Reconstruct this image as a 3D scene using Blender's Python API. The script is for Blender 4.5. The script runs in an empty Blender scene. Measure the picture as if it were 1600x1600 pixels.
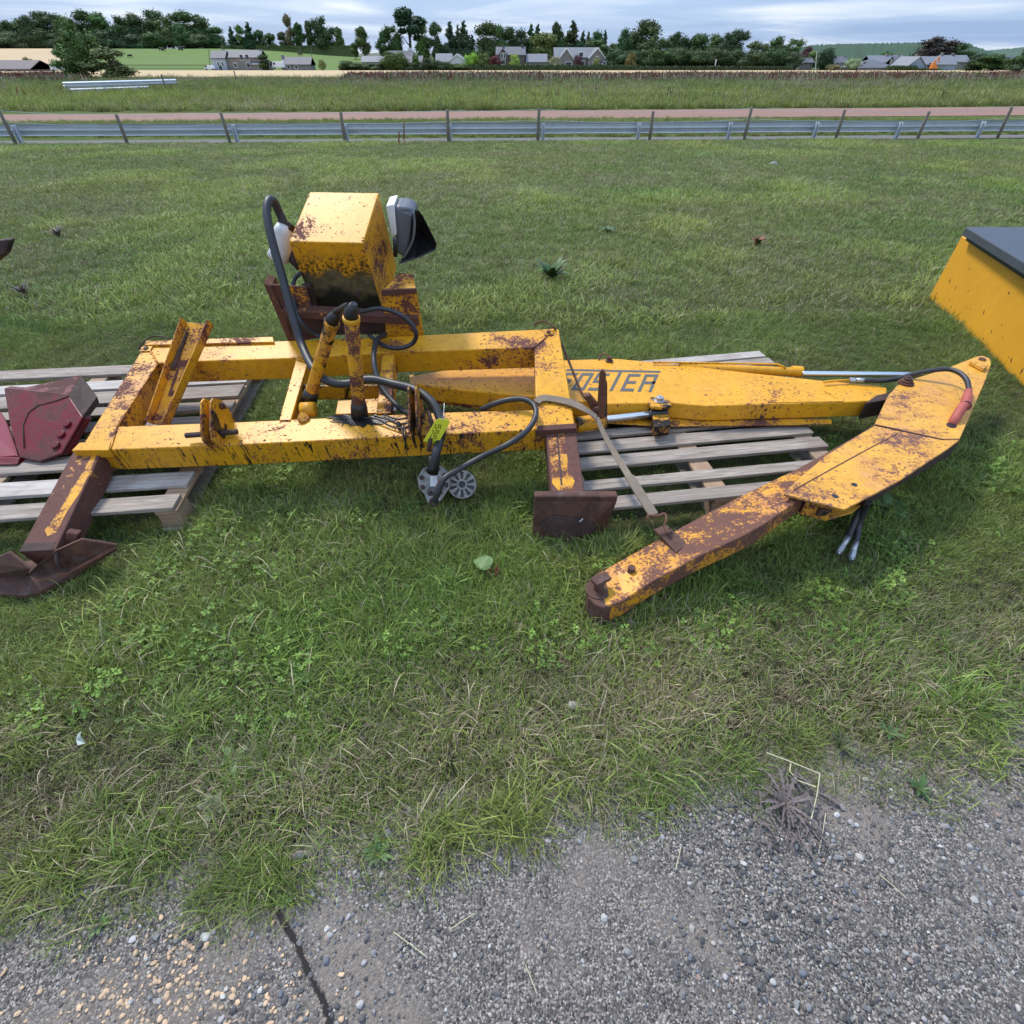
import bpy, bmesh, math, random
import numpy as np
from mathutils import Vector, Matrix, noise
rnd = random.Random(7)
nr = np.random.default_rng(11)
sc = bpy.context.scene
R = math.radians
PI = math.pi
# ------------------------------------------------------------------ camera
FPX, PITCH, CAMH = 830.0, math.atan((800 - 88) / 830.0), 1.70
cam = bpy.data.cameras.new('camera'); camo = bpy.data.objects.new('camera', cam)
sc.collection.objects.link(camo); sc.camera = camo
camo.location = (0, 0, CAMH); camo.rotation_euler = (PI / 2 - PITCH, 0, 0)
cam.lens = FPX / 1600 * 36; cam.sensor_width = 36; cam.clip_start = .02; cam.clip_end = 20000
# ------------------------------------------------------------------ world
SUN_EL, SUN_AZ = R(52), R(-35)      # azimuth measured from +Y to +X
w = bpy.data.worlds.new('World'); sc.world = w; w.use_nodes = True
nt = w.node_tree; nt.nodes.clear()
def N(nt, t, **k):
    n = nt.nodes.new(t)
    for a, b in k.items():
        if a == 'ins':
            for i, v in b.items(): n.inputs[i].default_value = v
        else: setattr(n, a, b)
    return n
def L(nt, a, b): nt.links.new(a, b)
def MATH(nt, op, a, b=None, clamp=False):
    m = N(nt, 'ShaderNodeMath', operation=op, use_clamp=clamp)
    for i, x in enumerate((a, b)):
        if x is None: continue
        if isinstance(x, (int, float)): m.inputs[i].default_value = x
        else: L(nt, x, m.inputs[i])
    return m.outputs[0]
def RAMP(nt, fac, stops, interp='LINEAR'):
    r = N(nt, 'ShaderNodeValToRGB'); r.color_ramp.interpolation = interp
    e = r.color_ramp.elements
    while len(e) < len(stops): e.new(.5)
    for s, (p, c) in zip(e, stops):
        s.position = p; s.color = tuple(c) + (1,) if not isinstance(c, (int, float)) else (c, c, c, 1)
    L(nt, fac, r.inputs[0]); return r.outputs[0]
def MIX(nt, fac, a, b, mode='MIX'):
    m = N(nt, 'ShaderNodeMix', data_type='RGBA', blend_type=mode)
    for i, x in ((0, fac), (6, a), (7, b)):
        if isinstance(x, (int, float)): m.inputs[i].default_value = x
        elif isinstance(x, tuple): m.inputs[i].default_value = x if len(x) == 4 else x + (1,)
        else: L(nt, x, m.inputs[i])
    return m.outputs[2]
sky = N(nt, 'ShaderNodeTexSky', sky_type='NISHITA', sun_disc=False, sun_elevation=SUN_EL, sun_rotation=SUN_AZ)
bs = N(nt, 'ShaderNodeBackground'); bs.inputs[1].default_value = .1
L(nt, sky.outputs[0], bs.inputs[0])
tc = N(nt, 'ShaderNodeTexCoord')
sx = N(nt, 'ShaderNodeSeparateXYZ'); L(nt, tc.outputs['Generated'], sx.inputs[0])
zc = MATH(nt, 'MAXIMUM', sx.outputs[2], 0.0)
zz = MATH(nt, 'ADD', zc, .045)
cx = N(nt, 'ShaderNodeCombineXYZ'); L(nt, MATH(nt, 'DIVIDE', sx.outputs[0], zz), cx.inputs[0]); L(nt, MATH(nt, 'DIVIDE', sx.outputs[1], zz), cx.inputs[1])
n1 = N(nt, 'ShaderNodeTexNoise', ins={'Scale': .30, 'Detail': 8, 'Roughness': .52, 'Distortion': .7}); L(nt, cx.outputs[0], n1.inputs['Vector'])
n2 = N(nt, 'ShaderNodeTexNoise', ins={'Scale': .13, 'Detail': 5, 'Roughness': .5}); L(nt, cx.outputs[0], n2.inputs['Vector'])
mixn = MATH(nt, 'ADD', MATH(nt, 'MULTIPLY', n1.outputs[0], .6), MATH(nt, 'MULTIPLY', n2.outputs[0], .4))
ccol = RAMP(nt, mixn, [(.38, (.26, .41, .70)), (.50, (.37, .52, .80)), (.57, (.58, .70, .90)), (.68, (.98, .99, 1.0))])
lum = MATH(nt, 'ADD', .60, MATH(nt, 'MULTIPLY', zc, .75))
bc = N(nt, 'ShaderNodeBackground'); L(nt, ccol, bc.inputs[0]); L(nt, lum, bc.inputs[1])
ms = N(nt, 'ShaderNodeMixShader'); ms.inputs[0].default_value = .86
L(nt, bs.outputs[0], ms.inputs[1]); L(nt, bc.outputs[0], ms.inputs[2])
wo = N(nt, 'ShaderNodeOutputWorld'); L(nt, ms.outputs[0], wo.inputs[0])
sl = bpy.data.lights.new('sun', 'SUN'); slo = bpy.data.objects.new('sun', sl); sc.collection.objects.link(slo)
sl.energy = 2.2; sl.angle = R(10); sl.color = (1, .95, .86)
sd = Vector((math.sin(SUN_AZ) * math.cos(SUN_EL), math.cos(SUN_AZ) * math.cos(SUN_EL), math.sin(SUN_EL)))
slo.rotation_euler = (-sd).to_track_quat('-Z', 'Y').to_euler(); slo.location = (0, 0, 30)
sc.view_settings.view_transform = 'Standard'; sc.view_settings.look = 'None'
sc.view_settings.exposure = .84; sc.view_settings.gamma = 1; sc.view_settings.use_curve_mapping = False
sc.cycles.max_bounces = 5; sc.cycles.diffuse_bounces = 3; sc.cycles.transparent_max_bounces = 6
# ------------------------------------------------------------------ geometry of the place: sight lines to places
cp_, sp_ = math.cos(PITCH), math.sin(PITCH)
C0 = Vector((0, 0, CAMH))
def ray(px, py):
    a = (px - 800) / FPX; b = (800 - py) / FPX
    return Vector((a, cp_ + b * sp_, -sp_ + b * cp_))
def PP(px, py, pt, n):
    d = ray(px, py); return C0 + d * ((Vector(pt) - C0).dot(n) / d.dot(n))
def PZ(px, py, z): return PP(px, py, (0, 0, z), Vector((0, 0, 1)))
def PY(px, py, y): return PP(px, py, (0, y, 0), Vector((0, 1, 0)))
# frame of the machine: u along, v back, w out of the lying frame
FO = Vector((-2.03277, 2.07621, .30413))
FR = Matrix(((.998977, -.0426164, -.0151221), (.0386711, .978457, -.202798), (.0234389, .202006, .979104)))
FU, FV, FW = [FR.col[i].copy() for i in range(3)]
def F(u, v, w): return FO + FU * u + FV * v + FW * w
def PF(px, py, w=0): return PP(px, py, FO + FW * w, FW)
def PFV(px, py, v): return PP(px, py, FO + FV * v, FV)
def PFU(px, py, u): return PP(px, py, FO + FU * u, FU)
def loc(p): q = Vector(p) - FO; return q.dot(FU), q.dot(FV), q.dot(FW)
# ------------------------------------------------------------------ terrain
def sstep(a, b, x):
    t = min(1, max(0, (x - a) / (b - a))); return t * t * (3 - 2 * t)
ZX = [0, 5, 22, 40, 100, 290, 500, 3000, 9000]; ZY = [0, 0, -.515, -.9, -1.2, -2.8, -3.4, -6, -6]
def terrain(x, y):
    z = float(np.interp(y, ZX, ZY))
    if y > 250:
        a = x / y
        z += (1 - sstep(-.42, -.04, a)) * sstep(295, 450, y) * 8.6 * (1 - sstep(900, 2500, y) * .6)
        z += 2.2 * sstep(300, 500, y) * sstep(-.3, -.1, a) * (1 - sstep(.02, .15, a))
    if 1.5 < y < 30: z += .012 * noise.noise(Vector((x * .5, y * .5, 0)))
    if 43 < y < 110: z += .12 * noise.noise(Vector((x * .09, y * .12, 3))) * sstep(43, 50, y)
    return z
def at_far(px, Y, dz=0):
    z = 0
    for _ in range(4):
        x = (px - 800) / FPX * (Y * cp_ - (z - CAMH) * sp_)
        z = terrain(x, Y)
    return Vector((x, Y, z + dz))
# ------------------------------------------------------------------ mesh helpers
COL = sc.collection
class MB:
    def __init__(s): s.v = []; s.f = []; s.m = []
    def add(s, vs, fs, mi=0):
        o = len(s.v); s.v += [tuple(v) for v in vs]; s.f += [tuple(i + o for i in f) for f in fs]; s.m += [mi] * len(fs); return s
    def prism(s, top, vec, mi=0):
        top = [Vector(p) for p in top]; vec = Vector(vec); n = len(top)
        nn = Vector((0, 0, 0))
        for i in range(n): nn += top[i].cross(top[(i + 1) % n])
        if nn.dot(vec) > 0: top = top[::-1]
        vs = top + [p + vec for p in top]
        fs = [tuple(range(n)), tuple(range(2 * n - 1, n - 1, -1))] + [(i, i + n, (i + 1) % n + n, (i + 1) % n) for i in range(n)]
        return s.add(vs, fs, mi)
    def box(s, c, ax, ay, az, mi=0):      # centre and half-axes
        c, ax, ay, az = Vector(c), Vector(ax), Vector(ay), Vector(az)
        return s.prism([c + ax + ay + az, c - ax + ay + az, c - ax - ay + az, c + ax - ay + az], -2 * az, mi)
    def bx(s, x0, x1, y0, y1, z0, z1, mi=0):
        return s.prism([(x0, y0, z1), (x1, y0, z1), (x1, y1, z1), (x0, y1, z1)], (0, 0, z0 - z1), mi)
    def hexa(s, a, b, mi=0):              # two quads of corners, a top, b bottom
        vs = [Vector(p) for p in list(a) + list(b)]
        return s.add(vs, [(0, 1, 2, 3), (7, 6, 5, 4), (0, 4, 5, 1), (1, 5, 6, 2), (2, 6, 7, 3), (3, 7, 4, 0)], mi)
    def tube(s, pts, r, n=10, mi=0, cap=True):
        pts = [Vector(p) for p in pts]; m = len(pts)
        rs = r if isinstance(r, (list, tuple)) else [r] * m
        up = Vector((0, 0, 1)); vs = []; prev = None
        for i, p in enumerate(pts):
            t = (pts[min(i + 1, m - 1)] - pts[max(i - 1, 0)]).normalized()
            if prev is None:
                a = t.cross(up)
                if a.length < .1: a = t.cross(Vector((1, 0, 0)))
                a.normalize()
            else:
                a = prev - t * prev.dot(t); a.normalize()
            prev = a; b = t.cross(a)
            for k in range(n):
                g = 2 * PI * k / n; vs.append(p + (a * math.cos(g) + b * math.sin(g)) * rs[i])
        fs = [(i * n + k, i * n + (k + 1) % n, (i + 1) * n + (k + 1) % n, (i + 1) * n + k) for i in range(m - 1) for k in range(n)]
        if cap: fs += [tuple(range(n - 1, -1, -1)), tuple(range((m - 1) * n, m * n))]
        return s.add(vs, fs, mi)
    def ribbon(s, pts, wdir, width, th):  # strap: pts centre line, wdir width direction(s)
        pts = [Vector(p) for p in pts]; m = len(pts); vs = []
        for i, p in enumerate(pts):
            t = (pts[min(i + 1, m - 1)] - pts[max(i - 1, 0)]).normalized()
            wd = Vector(wdir[i] if isinstance(wdir, list) else wdir); wd = (wd - t * wd.dot(t)).normalized()
            nn = t.cross(wd) * th; ww = width[i] if isinstance(width, list) else width
            vs += [p - wd * ww - nn, p + wd * ww - nn, p + wd * ww + nn, p - wd * ww + nn]
        fs = [(i * 4 + k, i * 4 + (k + 1) % 4, i * 4 + 4 + (k + 1) % 4, i * 4 + 4 + k) for i in range(m - 1) for k in range(4)]
        fs += [(3, 2, 1, 0), tuple(range((m - 1) * 4, m * 4))]
        return s.add(vs, fs)
    def build(s, name, mat, parent=None, origin=None, smooth=False, bevel=0, seg=2):
        o0 = Vector(origin) if origin is not None else (parent_origin(parent) if parent else Vector((0, 0, 0)))
        me = bpy.data.meshes.new(name)
        me.from_pydata([tuple(Vector(v) - o0) for v in s.v], [], s.f)
        mats = mat if isinstance(mat, list) else [mat]
        for m in mats: me.materials.append(m)
        if len(mats) > 1: me.polygons.foreach_set('material_index', s.m)
        if smooth:
            me.polygons.foreach_set('use_smooth', [len(f) <= 4 for f in s.f])
        bm = bmesh.new(); bm.from_mesh(me); bmesh.ops.recalc_face_normals(bm, faces=bm.faces); bm.to_mesh(me); bm.free()
        o = bpy.data.objects.new(name, me); COL.objects.link(o)
        if parent: o.parent = parent
        else: o.location = o0
        if bevel:
            b = o.modifiers.new('bevel', 'BEVEL'); b.width = bevel; b.segments = seg; b.limit_method = 'ANGLE'; b.angle_limit = R(35); b.harden_normals = False
        return o
def parent_origin(p):
    v = Vector((0, 0, 0))
    while p is not None: v += p.location; p = p.parent
    return v
def tag(o, label=None, cat=None, group=None, kind=None):
    if label: o['label'] = label
    if cat: o['category'] = cat
    if group: o['group'] = group
    if kind: o['kind'] = kind
    return o
def empty(name, p, label, cat, group=None):
    o = bpy.data.objects.new(name, None); COL.objects.link(o); o.location = p; o.empty_display_size = .1
    return tag(o, label, cat, group)
def crom(P, n=8):
    P = [Vector(p) for p in P]; Q = [P[0] * 2 - P[1]] + P + [P[-1] * 2 - P[-2]]; out = []
    for i in range(1, len(Q) - 2):
        for k in range(n):
            t = k / n
            out.append(.5 * ((2 * Q[i]) + (Q[i + 1] - Q[i - 1]) * t + (2 * Q[i - 1] - 5 * Q[i] + 4 * Q[i + 1] - Q[i + 2]) * t * t + (3 * Q[i] - Q[i - 1] - 3 * Q[i + 1] + Q[i + 2]) * t ** 3))
    return out + [P[-1]]
# ------------------------------------------------------------------ materials
def newmat(name):
    m = bpy.data.materials.new(name); m.use_nodes = True; nt = m.node_tree
    b = nt.nodes['Principled BSDF']; return m, nt, b
def TEX(nt, scale, detail=4, rough=.55, dist=0, coord='Object', vec=None, stretch=None):
    if vec is None:
        t = N(nt, 'ShaderNodeTexCoord'); vec = t.outputs[coord]
    if stretch:
        mp = N(nt, 'ShaderNodeMapping'); mp.inputs['Scale'].default_value = stretch; L(nt, vec, mp.inputs[0]); vec = mp.outputs[0]
    n = N(nt, 'ShaderNodeTexNoise', ins={'Scale': scale, 'Detail': detail, 'Roughness': rough, 'Distortion': dist}); L(nt, vec, n.inputs['Vector']); return n.outputs[0]
def BUMP(nt, b, h, strength=.3, dist=.01):
    n = N(nt, 'ShaderNodeBump', ins={'Strength': strength, 'Distance': dist}); L(nt, h, n.inputs['Height']); L(nt, n.outputs[0], b.inputs['Normal'])
def simple(name, col, rough=.6, var=.25, scale=12, metal=0, bump=.15, dark=None, coord='Object'):
    m, nt, b = newmat(name)
    n = TEX(nt, scale, 5, .6, coord=coord)
    c = MIX(nt, n, tuple(x * (1 - var) for x in (dark or col)), tuple(min(1, x * (1 + var)) for x in col))
    L(nt, c, b.inputs['Base Color']); b.inputs['Roughness'].default_value = rough; b.inputs['Metallic'].default_value = metal
    if bump: BUMP(nt, b, TEX(nt, scale * 6, 4, .6, coord=coord), bump, .004)
    return m
def painted(name, base=(.70, .325, .014), rust=.5, edge=.5, grease=0, pink=.3, rustcol=(.085, .036, .030), rsc=9, scr=0, spk=1, halo_c=(.36, .13, .035)):
    """worn machine paint: chips and rust blotches over primer, grease smears, rust on worn edges"""
    m, nt, b = newmat(name)
    t = N(nt, 'ShaderNodeTexCoord').outputs['Object']
    big = TEX(nt, rsc * .25, 4, .6, .4, vec=t); mid = TEX(nt, rsc, 8, .68, .6, vec=t); fine = TEX(nt, rsc * 9, 6, .7, vec=t)
    mask = MATH(nt, 'ADD', MATH(nt, 'ADD', MATH(nt, 'MULTIPLY', big, .34), MATH(nt, 'MULTIPLY', mid, .38)), MATH(nt, 'MULTIPLY', fine, .28))
    bev = N(nt, 'ShaderNodeBevel', ins={'Radius': .007}); bev.samples = 4
    geo = N(nt, 'ShaderNodeNewGeometry')
    vm = N(nt, 'ShaderNodeVectorMath', operation='DOT_PRODUCT'); L(nt, bev.outputs[0], vm.inputs[0]); L(nt, geo.outputs['Normal'], vm.inputs[1])
    ed = MATH(nt, 'MULTIPLY', MATH(nt, 'SUBTRACT', 1, vm.outputs['Value'], True), 1.2 * edge)
    mk = MATH(nt, 'ADD', mask, MATH(nt, 'MULTIPLY', ed, .5))
    th = .68 - rust * .2
    rm = RAMP(nt, mk, [(th, 0), (th + .018, 1)])
    halo = RAMP(nt, mk, [(th - .045, 0), (th + .005, 1)])
    spots = RAMP(nt, MATH(nt, 'ADD', MATH(nt, 'MULTIPLY', TEX(nt, rsc * 7, 3, .5, .5, vec=t), .7), MATH(nt, 'MULTIPLY', big, .3)), [(.630 - .05 * rust, 0), (.645 - .05 * rust, 1)])
    if spk: rm = MATH(nt, 'MAXIMUM', rm, spots)
    yel = MIX(nt, TEX(nt, 3.1, 5, .6, vec=t), tuple(x * .78 for x in base), tuple(min(1, x * 1.15) for x in base))
    yel = MIX(nt, MATH(nt, 'MULTIPLY', RAMP(nt, TEX(nt, 5.3, 6, .65, vec=t), [(.5, 0), (.75, 1)]), pink), yel, (.52, .22, .13))
    yel = MIX(nt, MATH(nt, 'MULTIPLY', RAMP(nt, TEX(nt, 26, 5, .7, vec=t), [(.42, 0), (.7, 1)]), .42 if spk else .12), yel, tuple(x * .42 for x in base))
    c = MIX(nt, MATH(nt, 'MULTIPLY', halo, .65), yel, halo_c)
    rc = MIX(nt, fine, tuple(x * .5 for x in rustcol), (rustcol[0] * 2.1, rustcol[1] * 1.8, rustcol[2] * 1.55))
    c = MIX(nt, rm, c, rc)
    if scr:   # long dark scratches and runs on the upright faces
        nz = N(nt, 'ShaderNodeSeparateXYZ'); L(nt, geo.outputs['Normal'], nz.inputs[0]); up = RAMP(nt, nz.outputs[2], [(.55, 1), (.7, .12)])
        s1 = TEX(nt, 6, 5, .6, 1.2, vec=t, stretch=(9, 1.2, 1.2))
        c = MIX(nt, MATH(nt, 'MULTIPLY', RAMP(nt, s1, [(.575, 0), (.60, 1)]), MATH(nt, 'MULTIPLY', up, scr)), c, (.02, .016, .012))
    gm = None
    if grease:
        g = TEX(nt, 4.5, 6, .7, 1.0, vec=t)
        gm = RAMP(nt, g, [(.66 - grease * .25, 0), (.72 - grease * .25, 1)])
        c = MIX(nt, gm, c, (.012, .010, .009))
    L(nt, c, b.inputs['Base Color'])
    rg = MATH(nt, 'ADD', .42, MATH(nt, 'MULTIPLY', rm, .42))
    L(nt, rg, b.inputs['Roughness']); b.inputs['Specular IOR Level'].default_value = .3
    h = MATH(nt, 'SUBTRACT', MATH(nt, 'MULTIPLY', fine, MATH(nt, 'ADD', .12, MATH(nt, 'MULTIPLY', rm, .5))), MATH(nt, 'MULTIPLY', rm, .45))
    BUMP(nt, b, h, .55, .003)
    return m
M = {}
M['yellow'] = painted('yellow_paint', rust=.60, pink=.3, edge=.9)
M['yellow_front'] = painted('yellow_paint_scratched', rust=.58, pink=.2, scr=1.0, edge=1.2)
M['yellow_rusty'] = painted('yellow_paint_rusty', rust=.72, pink=.5, edge=.9)
M['streak'] = painted('flaking_streak', rust=.92, pink=.6, edge=0, rsc=18)
M['leg_rust'] = painted('leg_rust', rust=1.5, pink=.8, edge=.6, rsc=5, rustcol=(.085, .042, .036))
M['yellow_head'] = painted('yellow_paint_faded', base=(.70, .35, .045), rust=.62, pink=.7, edge=.9, rsc=10, rustcol=(.12, .062, .055))
M['yellow_grease'] = painted('yellow_paint_greasy', rust=.6, grease=.75, edge=.8)
M['yellow_greasy2'] = painted('yellow_paint_half_greasy', rust=.85, grease=.62, edge=.9, rsc=12)
M['rust_yellow'] = painted('mostly_rust', rust=1.28, pink=.9, edge=.9, rsc=6, rustcol=(.075, .036, .030))
M['rust_tube'] = painted('rust_and_yellow', rust=.98, pink=.9, edge=1.1, rsc=9, rustcol=(.10, .05, .04))
M['yellow_bin'] = painted('yellow_bin_paint', base=(.66, .32, .025), rust=-.4, edge=.1, pink=.05, spk=0)
M['crimson'] = painted('crimson_paint', base=(.15, .005, .010), rust=.84, pink=.0, edge=1, rustcol=(.055, .022, .022), halo_c=(.09, .015, .02))
M['crimson_clean'] = painted('crimson_paint_bright', base=(.20, .009, .03), rust=.4, pink=.0, edge=.8, rustcol=(.07, .02, .018), halo_c=(.12, .015, .02))
def tankmat():
    m = painted('tank_front_paint', rust=.5, pink=.1, edge=.8); nt = m.node_tree; b = nt.nodes['Principled BSDF']
    old = b.inputs['Base Color'].links[0].from_socket; t = N(nt, 'ShaderNodeTexCoord').outputs['Generated']; s = N(nt, 'ShaderNodeSeparateXYZ'); L(nt, t, s.inputs[0])
    ob = N(nt, 'ShaderNodeTexCoord').outputs['Object']
    h = MATH(nt, 'ADD', s.outputs[2], MATH(nt, 'MULTIPLY', MATH(nt, 'SUBTRACT', TEX(nt, 7, 5, .6, .3, vec=ob), .5), .42))
    sp = MATH(nt, 'MULTIPLY', RAMP(nt, TEX(nt, 55, 6, .75, vec=ob), [(.47, 0), (.55, 1)]), RAMP(nt, h, [(.52, 1), (.66, 0)]))
    c = MIX(nt, sp, old, (.045, .030, .012)); c = MIX(nt, RAMP(nt, h, [(.40, 1), (.47, 0)]), c, MIX(nt, RAMP(nt, TEX(nt, 12, 6, .7, .4, vec=ob), [(.35, 0), (.65, 1)]), (.05, .042, .022), (.17, .135, .065)))
    c = MIX(nt, RAMP(nt, h, [(.22, 1), (.30, 0)]), c, (.02, .018, .014)); L(nt, c, b.inputs['Base Color']); return m
M['tank_front'] = tankmat()
def rustmat(name, a=(.05, .022, .016), b_=(.17, .07, .04), grey=.3):
    m, nt, b = newmat(name)
    t = N(nt, 'ShaderNodeTexCoord').outputs['Object']
    n = TEX(nt, 8, 8, .7, .5, vec=t); f = TEX(nt, 60, 6, .7, vec=t)
    c = MIX(nt, RAMP(nt, n, [(.3, 0), (.7, 1)]), a, b_)
    c = MIX(nt, MATH(nt, 'MULTIPLY', RAMP(nt, TEX(nt, 14, 6, .7, vec=t), [(.52, 0), (.7, 1)]), grey), c, (.26, .22, .20))
    c = MIX(nt, MATH(nt, 'MULTIPLY', f, .5), c, (.02, .01, .008))
    L(nt, c, b.inputs['Base Color']); b.inputs['Roughness'].default_value = .8
    BUMP(nt, b, MATH(nt, 'ADD', f, n), .7, .004); return m
M['rust'] = rustmat('rust'); M['rust_dark'] = rustmat('dark_rust', (.02, .010, .008), (.085, .04, .03), .15)
M['rust_bright'] = rustmat('orange_rust', (.09, .035, .02), (.26, .10, .05), .3)
M['rubber'] = simple('black_rubber', (.022, .022, .024), .48, .4, 25, bump=.12)
M['grease'] = simple('black_grease', (.014, .011, .010), .35, .5, 18, bump=.8)
M['chrome'] = simple('chrome_rod', (.62, .64, .66), .22, .08, 8, metal=.9, bump=.03)
M['steel'] = simple('bare_steel', (.42, .42, .42), .38, .3, 40, metal=.8, bump=.2)
M['cast_alu'] = simple('cast_aluminium', (.38, .36, .33), .7, .35, 30, metal=.05, bump=1, dark=(.05, .045, .04))
M['cast_dark'] = simple('grimy_casting', (.075, .068, .06), .7, .5, 45, metal=.1, bump=.9)
M['plastic_black'] = simple('black_plastic', (.014, .014, .017), .35, .3, 8, bump=.05)
M['plastic_grey'] = simple('grey_plastic', (.10, .105, .115), .42, .25, 8, bump=.08)
M['plastic_white'] = simple('dirty_white_plastic', (.62, .61, .58), .5, .2, 9, bump=.08)
M['tag'] = simple('lime_card', (.78, .76, .05), .5, .04, 5, bump=0)
M['ink'] = simple('black_ink', (.015, .015, .015), .6, .1, 5, bump=0)
M['letter'] = simple('dark_grey_lettering', (.075, .075, .065), .6, .4, 60, bump=0)
M['lid'] = simple('black_rubber_lid', (.055, .062, .075), .5, .25, 10, bump=.25)
M['red_rubber'] = simple('red_faded_hose', (.36, .075, .05), .6, .45, 30, bump=.5)
def webbing():
    m, nt, b = newmat('strap_webbing')
    t = N(nt, 'ShaderNodeTexCoord').outputs['Object']
    wv = N(nt, 'ShaderNodeTexWave', ins={'Scale': 90, 'Distortion': 1.5, 'Detail': 2}); L(nt, t, wv.inputs[0])
    c = MIX(nt, TEX(nt, 9, 6, .7, vec=t), (.10, .07, .045), (.32, .25, .18)); c = MIX(nt, MATH(nt, 'MULTIPLY', wv.outputs[1] if False else wv.outputs['Fac'], .35), c, (.12, .09, .07))
    L(nt, c, b.inputs['Base Color']); b.inputs['Roughness'].default_value = .9; BUMP(nt, b, wv.outputs['Fac'], .5, .001); return m
M['webbing'] = webbing()
def woodmat(name, a, b_, sc_=1.0):
    m, nt, b = newmat(name)
    t = N(nt, 'ShaderNodeTexCoord').outputs['Object']
    oi = N(nt, 'ShaderNodeObjectInfo'); ad = N(nt, 'ShaderNodeVectorMath', operation='ADD'); L(nt, t, ad.inputs[0])
    cb = N(nt, 'ShaderNodeCombineXYZ'); L(nt, MATH(nt, 'MULTIPLY', oi.outputs['Random'], 37), cb.inputs[2]); L(nt, cb.outputs[0], ad.inputs[1]); v = ad.outputs[0]
    g = TEX(nt, 5 * sc_, 8, .7, .6, vec=v, stretch=(1, 16, 16)); k = TEX(nt, 4, 5, .6, vec=v)
    c = MIX(nt, RAMP(nt, g, [(.3, 0), (.7, 1)]), a, b_)
    c = MIX(nt, MATH(nt, 'MULTIPLY', RAMP(nt, k, [(.5, 0), (.72, 1)]), .55), c, (.13, .085, .065))
    c = MIX(nt, MATH(nt, 'MULTIPLY', oi.outputs['Random'], .35), c, (.22, .18, .15))
    L(nt, c, b.inputs['Base Color']); b.inputs['Roughness'].default_value = .85; BUMP(nt, b, g, .6, .004); return m
M['pallet'] = woodmat('weathered_pallet_wood', (.085, .062, .045), (.46, .385, .32))
M['pallet_white'] = woodmat('flaking_white_board', (.24, .20, .17), (.60, .55, .50))
M['pallet_block'] = woodmat('raw_pallet_block', (.26, .15, .08), (.42, .28, .17))
M['post_wood'] = woodmat('fence_post_wood', (.10, .085, .06), (.22, .19, .15), .5)
# ------------------------------------------------------------------ ground
def ground_material():
    m, nt, b = newmat('turf_soil')
    g = N(nt, 'ShaderNodeNewGeometry').outputs['Position']
    a = TEX(nt, 60, 6, .7, vec=g); c1 = TEX(nt, 1.1, 5, .6, vec=g); c2 = TEX(nt, .23, 4, .55, vec=g)
    near = MIX(nt, a, (.035, .030, .018), (.10, .088, .05))
    green = MIX(nt, a, (.035, .055, .016), (.10, .145, .04))
    green = MIX(nt, RAMP(nt, c2, [(.35, 0), (.65, 1)]), green, MIX(nt, a, (.05, .075, .02), (.12, .16, .04)))
    green = MIX(nt, MATH(nt, 'MULTIPLY', RAMP(nt, c1, [(.5, 0), (.75, 1)]), .5), green, (.14, .15, .06))
    sep = N(nt, 'ShaderNodeSeparateXYZ'); L(nt, g, sep.inputs[0])
    f = N(nt, 'ShaderNodeMapRange', ins={1: 2.5, 2: 8.0}); L(nt, sep.outputs[1], f.inputs[0])
    c = MIX(nt, f.outputs[0], near, green)
    L(nt, c, b.inputs['Base Color']); b.inputs['Roughness'].default_value = 1; b.inputs['Specular IOR Level'].default_value = .1
    BUMP(nt, b, a, .8, .03); return m
def sheet(name, mat, xs, ys, dz, label, cat, fn=None, kind='structure', wob=0):
    """a ground sheet following the terrain; xs(y) gives the left and right end of each row"""
    nx = 60; V = []; Fc = []
    for j, y in enumerate(ys):
        x0, x1 = xs(y) if callable(xs) else xs
        for i in range(nx + 1):
            x = x0 + (x1 - x0) * i / nx
            yy = fn(x, y) if fn else y
            V.append((x, yy, terrain(x, yy) + dz))
    for j in range(len(ys) - 1):
        for i in range(nx): a = j * (nx + 1) + i; Fc.append((a, a + 1, a + nx + 2, a + nx + 1))
    me = bpy.data.meshes.new(name); me.from_pydata(V, [], Fc); me.materials.append(mat)
    me.polygons.foreach_set('use_smooth', [True] * len(Fc))
    o = bpy.data.objects.new(name, me); COL.objects.link(o); return tag(o, label, cat, kind=kind)
ys = [-6, -2] + list(np.arange(0, 24, .4)) + list(np.geomspace(24, 9000, 90))
sheet('ground', ground_material(), lambda y: (-14 - 1.6 * max(y, 0), 14 + 1.6 * max(y, 0)), ys, 0, 'green lawn ground running from the gravel to the horizon', 'ground')
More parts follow.
